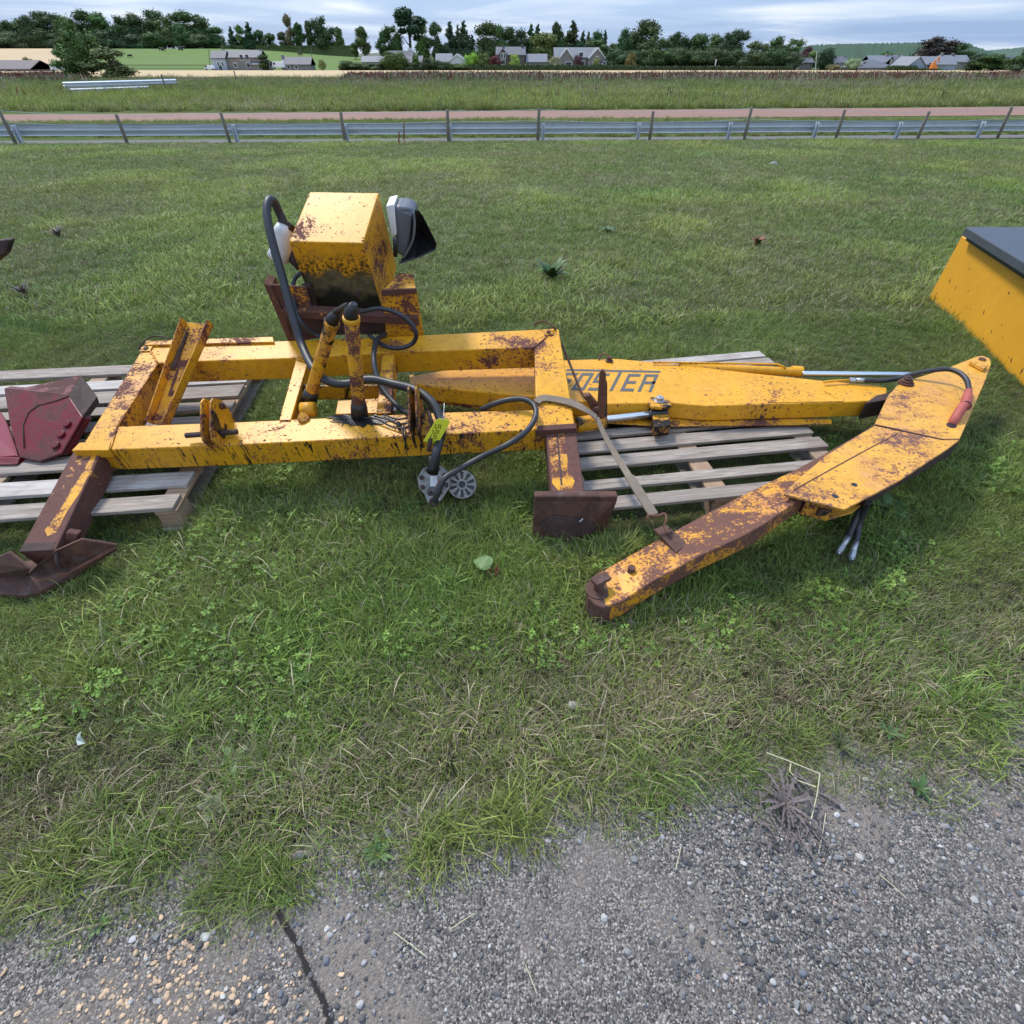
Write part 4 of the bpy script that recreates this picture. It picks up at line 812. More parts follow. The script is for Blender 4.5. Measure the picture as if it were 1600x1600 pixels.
# ------------------------------------------------------------------ crash barrier and wire fence
M['galv'] = simple('galvanised_steel', (.56, .59, .63), .42, .2, 3, metal=.3, bump=.05)
M['galv_post'] = simple('galvanised_post', (.55, .58, .63), .5, .2, 5, metal=.3, bump=.05)
def wbeam(mb, p0, p1, zc, nrm, h=.155):
    prof = [(-1, 0), (-.88, .02), (-.62, .115), (-.38, .115), (-.14, .0), (.14, .0), (.38, .115), (.62, .115), (.88, .02), (1, 0)]
    vs = []
    for p, zz_ in ((p0, zc[0]), (p1, zc[1])):
        for s, d in prof: vs.append(Vector((p.x, p.y, zz_ + s * h)) + nrm * d)
        for s, d in prof[::-1]: vs.append(Vector((p.x, p.y, zz_ + s * h)) + nrm * (d - .006))
    n = 20
    mb.add(vs, [(i, (i + 1) % n, (i + 1) % n + n, i + n) for i in range(n)] + [tuple(range(n - 1, -1, -1)), tuple(range(n, 2 * n))])
def rail_line(px): # ground point on the barrier line
    X = (px - 800) / FPX * 16.9
    for _ in range(4):
        Y = 22 + .07 * X; z = terrain(X, Y); X = (px - 800) / FPX * (Y * cp_ - (z - CAMH) * sp_)
    return Vector((X, 22 + .07 * X, terrain(X, 22 + .07 * X)))
gr = empty('crash_barrier', rail_line(800), 'long galvanised steel crash barrier running across the whole lawn edge', 'crash barrier')
gpx = [-260, -95, 33, 196 + 0, 371, 543, 704, 848, 996, 1137, 1271, 1400, 1527, 1680, 1840]
gpx = [-430, -260, -100, 33, 205, 371, 543, 704, 848, 996, 1137, 1271, 1400, 1527, 1660, 1800]
gp = [rail_line(a) for a in gpx]; away = Vector((-.07, 1, 0)).normalized()
for i in range(len(gp) - 1):
    mb = MB(); wbeam(mb, gp[i] + away * .16, gp[i + 1] + away * .16, (gp[i].z + .37, gp[i + 1].z + .37), away); mb.build('rail', M['galv'], gr)
for i, p in enumerate(gp):
    if gpx[i] == 205: continue
    mb = MB(); mb.bx(p.x - .05, p.x - .038, p.y, p.y + .11, p.z - .35, p.z + .50); mb.bx(p.x - .05, p.x + .05, p.y + .10, p.y + .112, p.z - .35, p.z + .50); mb.bx(p.x + .038, p.x + .05, p.y, p.y + .11, p.z - .35, p.z + .50)
    mb.build('rail_post', M['galv_post'], gr, bevel=.002)
fe = empty('wire_fence', rail_line(860) - away * .3, 'wire fence of weathered wooden stakes standing just in front of the crash barrier', 'fence')
wpx = [-300, -140, 33, 205, 364, 541, 701, 839, 1012, 1158, 1300, 1426, 1550, 1680, 1810]
wp = []
for i, a in enumerate(wpx):
    p = rail_line(a) - away * .22; h = .86 + rnd.uniform(-.05, .08); t = Vector((rnd.uniform(-.05, .05), rnd.uniform(-.03, .03), h)); wp.append(p + t * .96)
    mb = MB(); mb.tube([p - Vector((0, 0, .3)), p + t * .5, p + t * .97, p + t], [.055, .052, .048, .03], 8); mb.build('fence_post', M['post_wood'], fe, smooth=True)
for dz in (0, -.28):
    for a, b in zip(wp[:-1], wp[1:]):
        MB().tube([a + Vector((0, 0, dz)), (a + b) / 2 + Vector((0, 0, dz - .03)), b + Vector((0, 0, dz))], .005, 5).build('fence_wire', M['galv_post'], fe)
# stacked barrier beyond the road
p0, p1 = at_far(108, 60), at_far(282, 66)
sb = empty('stacked_barrier', (p0 + p1) / 2, 'double height section of galvanised barrier standing alone beyond the red road', 'crash barrier')
for z0, q0, q1 in ((.86, 0, 1), (.40, .03, .72)):
    mb = MB(); wbeam(mb, p0.lerp(p1, q0), p0.lerp(p1, q1), (p0.z + z0, p1.z + z0 + .02 - (.0)), Vector((0, -1, 0)), .2); mb.build('rail', M['galv'], sb)
for k in range(4):
    p = p0.lerp(p1, .02 + k * .3); MB().bx(p.x - .06, p.x + .06, p.y + .05, p.y + .15, p.z - .1, p.z + (.75 if k < 3 else 1.15)).build('rail_post', M['galv_post'] if k < 3 else M['post_wood'], sb)
# two loose posts of the old wire fence in the weeds
for (px, Y, h, lb) in ((262, 64, 1.45, 'short wooden stake at the right end of the lone stacked barrier'), (372, 82, 1.5, 'small wooden stake alone among the tall weeds, right of the stacked barrier'), (1116, 292, 3.6, 'pale marker post at the field edge in front of the dark trees')):
    p = at_far(px, Y); o = MB().tube([p - Vector((0, 0, .2)), p + Vector((0, 0, h))], [.07 if h < 2 else .25] * 2, 8).build('stake' if h < 2 else 'marker_post', M['post_wood' if h < 2 else 'plastic_white'], None, origin=p); tag(o, lb, 'post')
# ------------------------------------------------------------------ trees
def leafmat(name, trans=.0):
    m, nt, b = newmat(name)
    oi = N(nt, 'ShaderNodeObjectInfo'); v = N(nt, 'ShaderNodeVertexColor', layer_name='v')
    s = N(nt, 'ShaderNodeSeparateColor'); L(nt, v.outputs[0], s.inputs[0])
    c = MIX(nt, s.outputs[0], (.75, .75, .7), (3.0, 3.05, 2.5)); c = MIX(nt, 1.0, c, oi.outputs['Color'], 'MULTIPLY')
    L(nt, c, b.inputs['Base Color']); b.inputs['Roughness'].default_value = .75; b.inputs['Specular IOR Level'].default_value = .2; return m
M['leaf'] = leafmat('foliage'); M['bark'] = simple('bark', (.07, .055, .045), .9, .3, 2, bump=.3)
def crown_mesh(name, kind, seed, nleaf=5200, ls=.021):
    r = np.random.default_rng(seed); V = []; Fc = []; Cc = []
    lob = []
    if kind == 'broad':
        for _ in range(16): a = r.uniform(0, 2 * PI); q = r.uniform(0, 1) ** .6; z = r.uniform(.17, .84); rr = .30 * math.sqrt(max(.05, 1 - ((z - .5) / .45) ** 2)); lob.append((q * rr * math.cos(a), q * rr * math.sin(a), z, r.uniform(.10, .17)))
        lob.append((0, 0, .86, .12)); lob.append((.02, .02, .5, .22))
    elif kind == 'open':
        for _ in range(18): a = r.uniform(0, 2 * PI); z = r.uniform(.16, .88); q = r.uniform(.2, 1); rr = .26 * math.sin(PI * (z - .12) / .88); lob.append((q * rr * math.cos(a), q * rr * math.sin(a), z, r.uniform(.08, .13)))
        lob.append((0, 0, .92, .07))
    elif kind == 'conifer':
        for i in range(26): z = .14 + .84 * i / 25; rr = .17 * (1 - z) + .012; a = r.uniform(0, 2 * PI); lob.append((rr * .7 * math.cos(a), rr * .7 * math.sin(a), z, rr * .75 + .012))
    elif kind == 'pine':
        for _ in range(9): a = r.uniform(0, 2 * PI); z = r.uniform(.55, .95); lob.append((.10 * math.cos(a) + .03, .10 * math.sin(a), z, r.uniform(.045, .09)))
        lob.append((.10, 0, .47, .05)); lob.append((-.08, 0, .60, .05))
    elif kind == 'bush':
        for _ in range(12): a = r.uniform(0, 2 * PI); z = r.uniform(.2, .75); q = r.uniform(.2, 1); lob.append((q * .36 * math.cos(a), q * .36 * math.sin(a), z, r.uniform(.16, .26)))
    elif kind == 'column':
        for i in range(14): z = .1 + .8 * i / 13; lob.append((r.uniform(-.08, .08), r.uniform(-.08, .08), z, .20 * math.sin(PI * (.12 + z * .82)) + .04))
    w_ = np.array([l[3] ** 2 for l in lob]); w_ /= w_.sum()
    # solid inner mass so that the sky shows only through the edges
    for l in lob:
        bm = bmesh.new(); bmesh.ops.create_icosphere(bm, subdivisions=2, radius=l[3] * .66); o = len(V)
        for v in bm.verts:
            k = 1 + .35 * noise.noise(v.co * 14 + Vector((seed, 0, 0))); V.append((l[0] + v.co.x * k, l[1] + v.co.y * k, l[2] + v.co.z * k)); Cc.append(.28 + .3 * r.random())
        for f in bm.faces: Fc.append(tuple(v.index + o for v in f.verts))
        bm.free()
    idx = r.choice(len(lob), nleaf, p=w_)
    for i in idx:
        l = lob[i]; d = r.normal(size=3); d /= np.linalg.norm(d); rad = l[3] * (.55 + .62 * r.random() ** .8) if r.random() < .82 else l[3] * (1.05 + .45 * r.random())
        p = np.array(l[:3]) + d * rad * np.array([1, 1, .9]); a = r.normal(size=3); a /= np.linalg.norm(a); b_ = np.cross(a, d + .3 * r.normal(size=3)); b_ /= np.linalg.norm(b_) + 1e-6
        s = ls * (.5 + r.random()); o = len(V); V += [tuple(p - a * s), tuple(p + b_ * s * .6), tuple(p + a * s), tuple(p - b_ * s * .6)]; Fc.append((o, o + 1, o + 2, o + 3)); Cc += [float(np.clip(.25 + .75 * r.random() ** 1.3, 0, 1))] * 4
    me = bpy.data.meshes.new('crown'); me.from_pydata(V, [], Fc); me.materials.append(M['leaf'])
    at = me.color_attributes.new('v', 'FLOAT_COLOR', 'POINT'); at.data.foreach_set('color', np.repeat(np.array(Cc), 4).astype(np.float32)); return me
def trunk_mesh(kind, seed):
    r = random.Random(seed); mb = MB(); top = {'broad': .6, 'open': .85, 'conifer': .95, 'pine': .9, 'bush': .4, 'column': .6}[kind]
    mb.tube([(0, 0, -.04), (0, 0, .15), (.01, 0, top * .6), (.02, 0, top)], [.026, .02, .014, .004], 7)
    if kind in ('broad', 'open', 'pine'):
        for k in range(6):
            a = r.uniform(0, 2 * PI); z = r.uniform(.22, .6) * top / .6 * .8; l = .22 if kind != 'pine' else .12
            mb.tube([(0.01, 0, z), (l * .5 * math.cos(a), l * .5 * math.sin(a), z + .1), (l * math.cos(a), l * math.sin(a), z + .22)], [.010, .007, .002], 5)
    me = bpy.data.meshes.new('trunk'); me.from_pydata([tuple(v) for v in mb.v], [], mb.f); me.materials.append(M['bark']); return me
PROTO = {}
for kind, n in (('broad', 6), ('open', 3), ('conifer', 2), ('pine', 1), ('bush', 2), ('column', 1)):
    for k in range(n): PROTO[kind, k] = (crown_mesh('crown', kind, 31 * k + len(kind)), trunk_mesh(kind, k + 3))
G_DARK, G_MID, G_OL, G_LIME, G_MAR, G_CON, G_YEL, G_PALE = (.030, .050, .020), (.045, .075, .026), (.065, .085, .028), (.12, .19, .03), (.075, .028, .032), (.024, .042, .022), (.12, .13, .045), (.15, .17, .10)
def tree(kind, px, ytop, wpx, ybase, Y, col, label, name=None, group=None, cat='tree'):
    p = at_far(px, Y)
    zb_ = PY(px, ybase, Y).z; zt = PY(px, ytop, Y).z; base = min(p.z, zb_) if ybase > 0 else p.z
    H = zt - base; zd = Y * cp_ - (zt - CAMH) * sp_; Wm = wpx / FPX * zd
    ks = [k for k in PROTO if k[0] == kind]; k = rnd.choice(ks); cw = {'broad': .80, 'open': .66, 'conifer': .36, 'pine': .38, 'bush': 1.05, 'column': .56}[kind]
    t = empty(name or {'conifer': 'conifer_tree', 'pine': 'pine_tree', 'bush': 'bush', 'column': 'cypress_bush'}.get(kind, 'broadleaf_tree'), (p.x, Y, base), label, cat, group)
    t.rotation_euler = (0, 0, rnd.uniform(0, 6.28)); sx_ = Wm / cw * (1.25 if kind == 'broad' else 1.08); t.scale = (sx_, sx_, H)
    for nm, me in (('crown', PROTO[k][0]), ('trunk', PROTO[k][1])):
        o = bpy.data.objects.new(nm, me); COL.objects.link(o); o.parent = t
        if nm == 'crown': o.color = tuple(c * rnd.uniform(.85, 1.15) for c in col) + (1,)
    return t
ORD = ['first', 'second', 'third', 'fourth', 'fifth', 'sixth', 'seventh', 'eighth', 'ninth', 'tenth', 'eleventh', 'twelfth', 'thirteenth', 'fourteenth', 'fifteenth', 'sixteenth']
wood = [(6, 50, 44, G_DARK), (26, 30, 40, G_DARK), (44, 33, 36, G_MID), (60, 21, 40, G_DARK), (79, 15, 42, G_DARK), (101, 19, 44, G_DARK), (124, 27, 36, G_DARK), (146, 12, 38, G_DARK), (172, 16, 44, G_MID), (200, 22, 40, G_DARK), (224, 18, 42, G_DARK), (250, 13, 44, G_DARK), (272, 23, 38, G_MID), (296, 14, 48, G_DARK), (320, 20, 44, G_DARK), (342, 40, 32, G_DARK)]
for i, (px, yt, wd, c) in enumerate(wood):
    tree('broad', px, yt, wd, 79, 455 + 8 * (i % 3), c, '%s dark crown from the left in the wood on the left hill' % ORD[i], group='dark trees of the wood on the left hill')
for i, px in enumerate(range(-10, 350, 30)):
    tree('bush', px, 42 + (i % 3) * 4, 56, 82, 452, G_DARK, '%s low understorey bush from the left below the hilltop wood' % ORD[i], group='understorey of the hilltop wood', cat='bush')
tree('broad', 288, 33, 26, 76, 446, (.04, .085, .035), 'bluish green rounder tree standing in front of the hilltop wood')
for i, (kind, px, yt, wd, c, lb) in enumerate([
    ('conifer', 368, 41, 16, G_CON, 'first small dark conifer right of the hilltop wood'), ('open', 381, 38, 22, G_MID, 'loose topped tree between two conifers right of the hilltop wood'), ('conifer', 396, 34, 22, G_CON, 'tallest dark conifer just left of the farmhouse chimney line'),
    ('open', 410, 46, 22, G_DARK, 'low dark tree directly behind the big grey farmhouse'), ('open', 426, 51, 24, G_MID, 'rounded tree behind the right end of the grey farmhouse'), ('open', 446, 49, 20, G_DARK, 'dark tree behind the gap between farmhouse and cottage'),
    ('open', 458, 20, 20, (.09, .09, .06), 'tall thin sparse topped tree sticking out above the cottage trees'), ('open', 472, 34, 24, G_DARK, 'tall dark tree right behind the cottage chimney'), ('open', 488, 31, 20, G_DARK, 'dark narrow tree right of the cottage roof'),
    ('broad', 511, 23, 34, G_DARK, 'tall full dark tree standing right of the cottage'), ('open', 533, 41, 22, G_MID, 'loose tree at the right end of the cottage tree group')]):
    tree(kind, px, yt, wd, 82, 440, c, lb)
mid = [('open', 571, 40, 32, G_MID, 'round loose tree alone above the low grey sheds'), ('open', 556, 66, 16, G_OL, 'small faint shrubby tree left of the round loose tree'), ('open', 603, 47, 26, G_DARK, 'dark loose tree left of the leaning tall pine'), ('broad', 619, 38, 30, G_DARK, 'full dark tree right beside the leaning tall pine'),
       ('pine', 643, 14, 44, G_CON, 'very tall leaning pine with a bare trunk'), ('broad', 662, 31, 26, G_MID, 'leafy upright tree right of the tall pine'), ('open', 683, 33, 30, G_DARK, 'dark upright tree above the white bungalow roof'), ('conifer', 706, 33, 26, G_CON, 'dark narrow spruce over the white bungalow'),
       ('conifer', 718, 38, 14, (.05, .065, .04), 'very thin spruce between two wider ones over the bungalow'), ('conifer', 727, 32, 24, (.035, .055, .03), 'grey green spruce right of the thin one over the bungalow'), ('conifer', 739, 54, 16, G_CON, 'short dark spruce left of the big oak')]
for kind, px, yt, wd, c, lb in mid: tree(kind, px, yt, wd, 86, 400, c, lb)
tree('broad', 761, 31, 48, 104, 330, G_DARK, 'big dark oak to the left behind the dark gabled house'); tree('broad', 780, 36, 34, 104, 332, G_MID, 'oak crown directly behind the dark gabled house roof')
ctr = [('broad', 798, 40, 30, G_DARK, 'first dark tree right of the oak behind the gabled house'), ('broad', 812, 44, 36, G_CON, 'wide dark tree above the grey outbuilding'), ('conifer', 829, 38, 24, G_CON, 'first pointed spruce behind the grey outbuilding'), ('conifer', 839, 38, 22, G_CON, 'second pointed spruce behind the grey outbuilding'), ('open', 867, 33, 26, G_DARK, 'tall flat topped pine behind the double gabled house'), ('conifer', 892, 32, 32, G_DARK, 'tall ragged spruce above the double gabled house'),
       ('broad', 880, 55, 40, G_DARK, 'dark tree mass left behind the double gabled house'), ('conifer', 908, 48, 18, G_CON, 'small spruce right of the tall ragged spruce'), ('conifer', 916, 49, 16, (.05, .065, .04), 'greyish narrow spruce above the right gable'), ('broad', 928, 47, 30, G_DARK, 'dark tree above the right gable of the double gabled house'), ('conifer', 941, 47, 16, G_CON, 'pointed spruce right of the double gabled house'), ('broad', 905, 62, 40, G_CON, 'low dark tree filling the gap behind the gables'), ('broad', 955, 66, 34, G_DARK, 'low dark tree left of the tall right hand oak')]
for kind, px, yt, wd, c, lb in ctr: tree(kind, px, yt, wd, 104, 335, c, lb)
tree('broad', 848, 48, 46, 104, 318, (.085, .085, .03), 'yellowish green broad tree between the two stone houses'); tree('broad', 934, 60, 40, 104, 316, G_MID, 'mid green tree at the right gable end')
rt_ = [(971, 43, 28, G_DARK), (999, 28, 50, G_DARK), (1018, 50, 30, G_MID), (974, 64, 36, G_MID), (1004, 64, 48, G_DARK), (1051, 47, 34, G_DARK), (1036, 60, 30, G_DARK), (1067, 58, 26, G_CON), (1084, 50, 36, G_DARK), (1108, 50, 36, G_MID), (1127, 48, 28, G_DARK), (1143, 43, 36, G_DARK), (1207, 54, 38, G_DARK), (1229, 59, 34, G_MID)]
for i, (px, yt, wd, c) in enumerate(rt_): tree('broad', px, yt, wd, 106, 308 + 7 * (i % 2), c, '%s broadleaf crown, counting from the double gabled house rightwards' % ORD[i], group='dark trees right of the double gabled house')
for i, (px, yt, wd, c) in enumerate([(1172, 63, 36, (.07, .09, .045)), (1188, 68, 30, G_OL)]): tree('open', px, yt, wd, 106, 306, c, ['paler loose tree in the gap between the dark right hand trees', 'olive lower tree beside the paler loose one'][i])
for i, px in enumerate(range(962, 1245, 24)): tree('bush', px, 70 + 5 * (i % 2), 50, 109, 300, G_DARK, '%s dark hedge bush from the left under the right hand trees' % ORD[i], group='bushes under the right hand trees', cat='bush')
tree('broad', 1256, 71, 26, 104, 360, G_MAR, 'dark purplish tree behind the white gable at the right'); tree('broad', 1266, 79, 24, 104, 330, G_OL, 'olive tree over the small white gabled cottage'); tree('column', 1286, 74, 24, 107, 300, G_CON, 'dense egg shaped dark cypress beside the small cottage')
tree('broad', 1448, 55, 62, 104, 345, (.030, .024, .026), 'big dark purplish copper beech above the blue barn'); tree('broad', 1478, 66, 42, 104, 350, G_DARK, 'lower dark tree joined to the copper beech'); tree('broad', 1500, 78, 30, 104, 350, G_DARK, 'small dark tree right of the copper beech')
tree('broad', 1522, 82, 36, 113, 265, G_CON, 'dark round tree right of the blue barn'); tree('broad', 1550, 83, 50, 113, 262, G_DARK, 'wide low dark tree at the right field end'); tree('broad', 1592, 76, 46, 113, 240, G_DARK, 'dark tree cut by the right picture edge'); tree('bush', 1596, 96, 46, 134, 96, (.03, .042, .022), 'near dark bush at the right edge behind the weeds', cat='bush')
tree('open', 1378, 80, 26, 104, 380, G_MID, 'small tree behind the village roofs'); tree('bush', 1330, 88, 22, 108, 290, G_PALE, 'pale willow bush between the village houses', cat='bush'); tree('bush', 1348, 94, 12, 107, 291, G_DARK, 'small dark conifer bush beside the pale willow', cat='bush')
# near tree by the stacked barrier
tree('broad', 142, 22, 54, 124, 92, (.050, .078, .026), 'nearest bushy sycamore standing behind the stacked barrier'); tree('open', 184, 72, 66, 126, 91, (.055, .085, .03), 'low spreading side growth right of the nearest sycamore', 'bush', cat='bush'); tree('open', 118, 68, 40, 126, 91.5, (.05, .08, .03), 'low side growth left of the nearest sycamore', 'bush', cat='bush')
# garden bushes
for kind, px, yt, wd, yb, c, lb in [('bush', 738, 79, 24, 101, (.14, .21, .035), 'bright green round bush right of the white bungalow'), ('bush', 757, 77, 24, 102, G_OL, 'olive round bush beside the bright green one'), ('bush', 773, 84, 22, 102, G_MAR, 'dark red bush left of the dark gabled house'), ('bush', 804, 80, 20, 101, (.13, .19, .04), 'lime green ball bush in front of the dark gabled house'), ('bush', 866, 84, 18, 103, G_PALE, 'pale grey green bush at the left gable'),
    ('bush', 901, 83, 18, 102, (.05, .022, .03), 'dark maroon bush between the two gables'), ('bush', 930, 88, 14, 102, G_YEL, 'small yellow green shrub at the right gable'), ('bush', 984, 79, 20, 103, (.085, .065, .03), 'brownish shrub in front of the right hand trees'), ('column', 612, 80, 26, 109, (.04, .058, .022), 'left of two dark egg shaped conifers before the sheds'), ('column', 626, 81, 24, 109, (.045, .06, .022), 'right of two dark egg shaped conifers before the sheds'), ('open', 650, 84, 18, 108, G_MID, 'thin loose bush right of the egg shaped conifers'), ('column', 667, 91, 14, 109, G_CON, 'small dark bush left of the bungalow'), ('bush', 685, 92, 34, 111, G_DARK, 'dark bush in front of the bungalow'), ('bush', 703, 97, 24, 110, G_MID, 'green bush under the bungalow gable'),
    ('bush', 540, 93, 30, 110, G_DARK, 'leftmost dark hedge bush at the field edge'), ('bush', 562, 96, 34, 110, G_MID, 'second hedge bush at the field edge before the sheds'), ('bush', 585, 96, 34, 111, G_DARK, 'third hedge bush at the field edge before the sheds'), ('bush', 642, 97, 36, 111, G_DARK, 'hedge bush right of the egg shaped conifers'), ('bush', 722, 98, 40, 110, G_MID, 'low green bush right of the bungalow gable'),
    ('bush', 50, 87, 16, 104, G_OL, 'olive shrub behind the left barn'), ('bush', 62, 96, 26, 112, (.035, .055, .02), 'dark green bush right of the left barn'), ('open', 415, 84, 26, 108, G_DARK, 'dark bush at the right end of the grey farmhouse'), ('bush', 505, 90, 12, 105, G_YEL, 'small yellowish bush right of the cottage'), ('bush', 1300, 100, 26, 110, (.10, .09, .05), 'low straw coloured scrub in front of the village'), ('bush', 1440, 105, 60, 113, G_OL, 'low scrub mound in front of the orange digger')]:
    tree(kind, px, yt, wd, yb, 288 if yb > 104 else 292, c, lb, cat='bush')
def hedge(px0, px1, Y, h, col, label, dens=1):
    p0, p1 = at_far(px0, Y), at_far(px1, Y); r = nr; V = []; Fc = []; Cc = []
    mbx = MB().bx(p0.x, p1.x, Y, Y + 1.2, min(p0.z, p1.z) - .3, p0.z + h * .88); V += [tuple(v) for v in mbx.v]; Fc += mbx.f; Cc += [.35] * len(V)
    for _ in range(int((p1.x - p0.x) * 14 * dens)):
        x = r.uniform(p0.x, p1.x); face = r.random() < .5
        p = np.array([x, Y - r.random() * .3 if face else Y + r.random() * 1.2, p0.z + (r.random() * h if face else h * (.85 + .2 * r.random()))]); a = r.normal(size=3); a *= .35 / np.linalg.norm(a); b_ = np.cross(a, r.normal(size=3)); b_ *= .25 / np.linalg.norm(b_)
        o = len(V); V += [tuple(p - a), tuple(p + b_), tuple(p + a), tuple(p - b_)]; Fc.append((o, o + 1, o + 2, o + 3)); Cc += [float(r.random())] * 4
    me = bpy.data.meshes.new('hedge'); me.from_pydata(V, [], Fc); me.materials.append(M['leaf']); at = me.color_attributes.new('v', 'FLOAT_COLOR', 'POINT'); at.data.foreach_set('color', np.repeat(np.array(Cc), 4).astype(np.float32))
    o = bpy.data.objects.new('hedge', me); COL.objects.link(o); o.color = col + (1,); tag(o, label, 'hedge')
hedge(742, 1000, 286, 1.7, (.03, .045, .02), 'clipped dark hedge in front of the two stone houses'); hedge(1000, 1236, 290, 1.3, (.04, .05, .025), 'low dark hedge under the right hand trees'); hedge(530, 745, 288.5, 1.6, (.04, .06, .025), 'ragged hedge at the field edge below the sheds'); hedge(1385, 1432, 284, 1.4, (.03, .05, .02), 'short hedge in front of the village roofs'); hedge(640, 760, 392, 1.5, (.05, .07, .03), 'hedge line on the rise behind the bungalow'); hedge(345, 560, 436, 1.6, (.055, .075, .03), 'hedge line on the rise behind the farmhouse')
# ------------------------------------------------------------------ houses
M['slate'] = simple('slate_roof', (.105, .105, .118), .7, .25, .6, bump=.2); M['slate2'] = simple('pale_slate_roof', (.17, .175, .19), .7, .2, .5, bump=.2); M['brownroof'] = simple('brown_tiles', (.13, .105, .10), .8, .25, .6)
M['stone'] = simple('grey_stone_wall', (.23, .205, .185), .9, .3, .8, bump=.4); M['stone_d'] = simple('dark_stone_wall', (.115, .095, .085), .9, .3, .8, bump=.4); M['harl'] = simple('white_render', (.62, .60, .57), .9, .1, .4); M['glass'] = simple('window_glass', (.03, .035, .042), .15, .2, 1, bump=0); M['wframe'] = simple('white_frame', (.75, .75, .73), .6, .05, 1, bump=0); M['blue'] = simple('blue_cladding', (.20, .27, .33), .6, .12, .5); M['bluewall'] = simple('blue_painted_render', (.32, .37, .42), .8, .2, .6)
def house(name, label, px0, px1, Y, ybase, yeave, yridge, wall='stone', roof='slate', gable='side', depth=8, wins=(), chim=(), cat='house', hip=0, barge=False, doors=(), into=None):
    z0 = PY((px0 + px1) / 2, ybase, Y).z; ze = PY((px0 + px1) / 2, yeave, Y).z
    x0, x1 = PY(px0, ybase, Y).x, PY(px1, ybase, Y).x; Yr = Y + depth / 2 if gable == 'side' else Y
    zr = PY((px0 + px1) / 2, yridge, Yr).z; t = into or empty(name, ((x0 + x1) / 2, Y + depth / 2, z0), label, cat); e = .35
    zb0 = z0 - 2
    if gable == 'side':
        hx = hip * depth / 2
        MB().bx(x0, x1, Y, Y + depth, zb0, ze).build('wall', M[wall], t)
        if hip == 0:
            for x in (x0 + .002, x1 - .302): MB().prism([(x, Y + .01, ze), (x, Y + depth / 2, zr - .15), (x, Y + depth - .01, ze)], (.3, 0, 0)).build('gable_wall', M[wall], t)
        zd_ = ze - .15
        a, b, c, d = (x0 - e, Y - e, zd_), (x1 + e, Y - e, zd_), (x1 + e, Y + depth + e, zd_), (x0 - e, Y + depth + e, zd_); r0, r1 = (x0 - e + hx, Yr, zr), (x1 + e - hx, Yr, zr)
        mb = MB(); up = .22
        vs = [a, b, r1, r0, c, d]; vs2 = [(x, y, z + up) for x, y, z in vs]
        mb.add(vs + vs2, [(6, 7, 8, 9), (7, 10, 8), (10, 11, 9, 8), (11, 6, 9), (0, 1, 7, 6), (1, 4, 10, 7), (4, 5, 11, 10), (5, 0, 6, 11), (3, 2, 1, 0), (2, 4, 1), (2, 3, 5, 4), (3, 0, 5)]); rf = mb.build('roof', M[roof], t)
    else:
        xm = (x0 + x1) / 2
        MB().prism([(x0, Y, zb0), (x1, Y, zb0), (x1, Y, ze), (xm, Y, zr - .15), (x0, Y, ze)], (0, depth, 0)).build('wall', M[wall], t)
        mb = MB()
        for s, xe in ((-1, x0), (1, x1)):
            sl = (zr - ze) / abs(xe - xm); p = [(xm, Y - e, zr), (xe + s * e, Y - e, ze - sl * e), (xe + s * e, Y + depth, ze - sl * e), (xm, Y + depth, zr)]; mb.prism([(x, y, z + .2) for x, y, z in p], (0, 0, -.2))
        rf = mb.build('roof', M[roof], t)
        if barge:
            for s, xe in ((-1, x0), (1, x1)):
                sl = (zr - ze) / abs(xe - xm); MB().prism([(xm, Y - e - .06, zr + .2), (xe + s * e, Y - e - .06, ze - sl * e + .2), (xe + s * e, Y - e - .06, ze - sl * e - .2), (xm, Y - e - .06, zr - .25)], (0, .05, 0)).build('barge_board', M['wframe'], rf)
    for (px, py, w_, h_) in wins:
        c = PY(px, py, Y - .05); f = MB().box(c, (w_ / 2, 0, 0), (0, .05, 0), (0, 0, h_ / 2)).build('window', M['wframe'], t)
        MB().box(c - Vector((0, .06, 0)), (w_ / 2 - .16, 0, 0), (0, .02, 0), (0, 0, h_ / 2 - .18)).build('pane', M['glass'], f)
    for (px, py, w_, h_, mt) in doors: MB().box(PY(px, py, Y - .05), (w_ / 2, 0, 0), (0, .05, 0), (0, 0, h_ / 2)).build('door', M[mt], t)
    for (px, ytop_) in chim:
        zt = PY(px, ytop_, Yr).z; x = PY(px, ytop_, Yr).x; ch_ = MB().bx(x - .5, x + .5, Yr - .4, Yr + .4, min(zr, zt) - 1.2, zt).build('chimney', M[wall], rf)
    return t
Yh = 292
fh = house('stone_farmhouse', 'large two storey grey stone farmhouse at the left field edge', 355, 411, Yh, 110, 90, 79, chim=[(349, 77), (407, 77)], wins=[(377, 89.5, 1.6, 2.0), (386, 89.5, 1.6, 2.0), (388, 102, 1.6, 1.8), (368, 102, 1.3, 1.6)])
house('farmhouse_wing', 'bluish rendered wing joined to the left end of the grey farmhouse', 335, 356, Yh - 1.5, 110, 91, 80, wall='bluewall', depth=7, wins=[(341, 100, 1.0, 1.6), (348, 100, 1.0, 1.6)], doors=[(345, 107, 1.0, 1.8, 'glass')], cat='house wing', into=fh)
house('farmhouse_lean_to', 'low grey extension at the right end of the grey farmhouse', 394, 422, Yh - 2, 110, 101, 96, depth=5, wins=[(406, 106, 1.2, 1.3), (419, 101, 1.2, 1.5)], cat='house wing', into=fh)
house('stone_cottage', 'small single storey grey cottage right of the farmhouse', 442, 486, Yh, 108, 101, 90, chim=[(441, 86)], wins=[(451, 105, 1.4, 1.3), (463, 105, 1.4, 1.3)], wall='stone', depth=7)
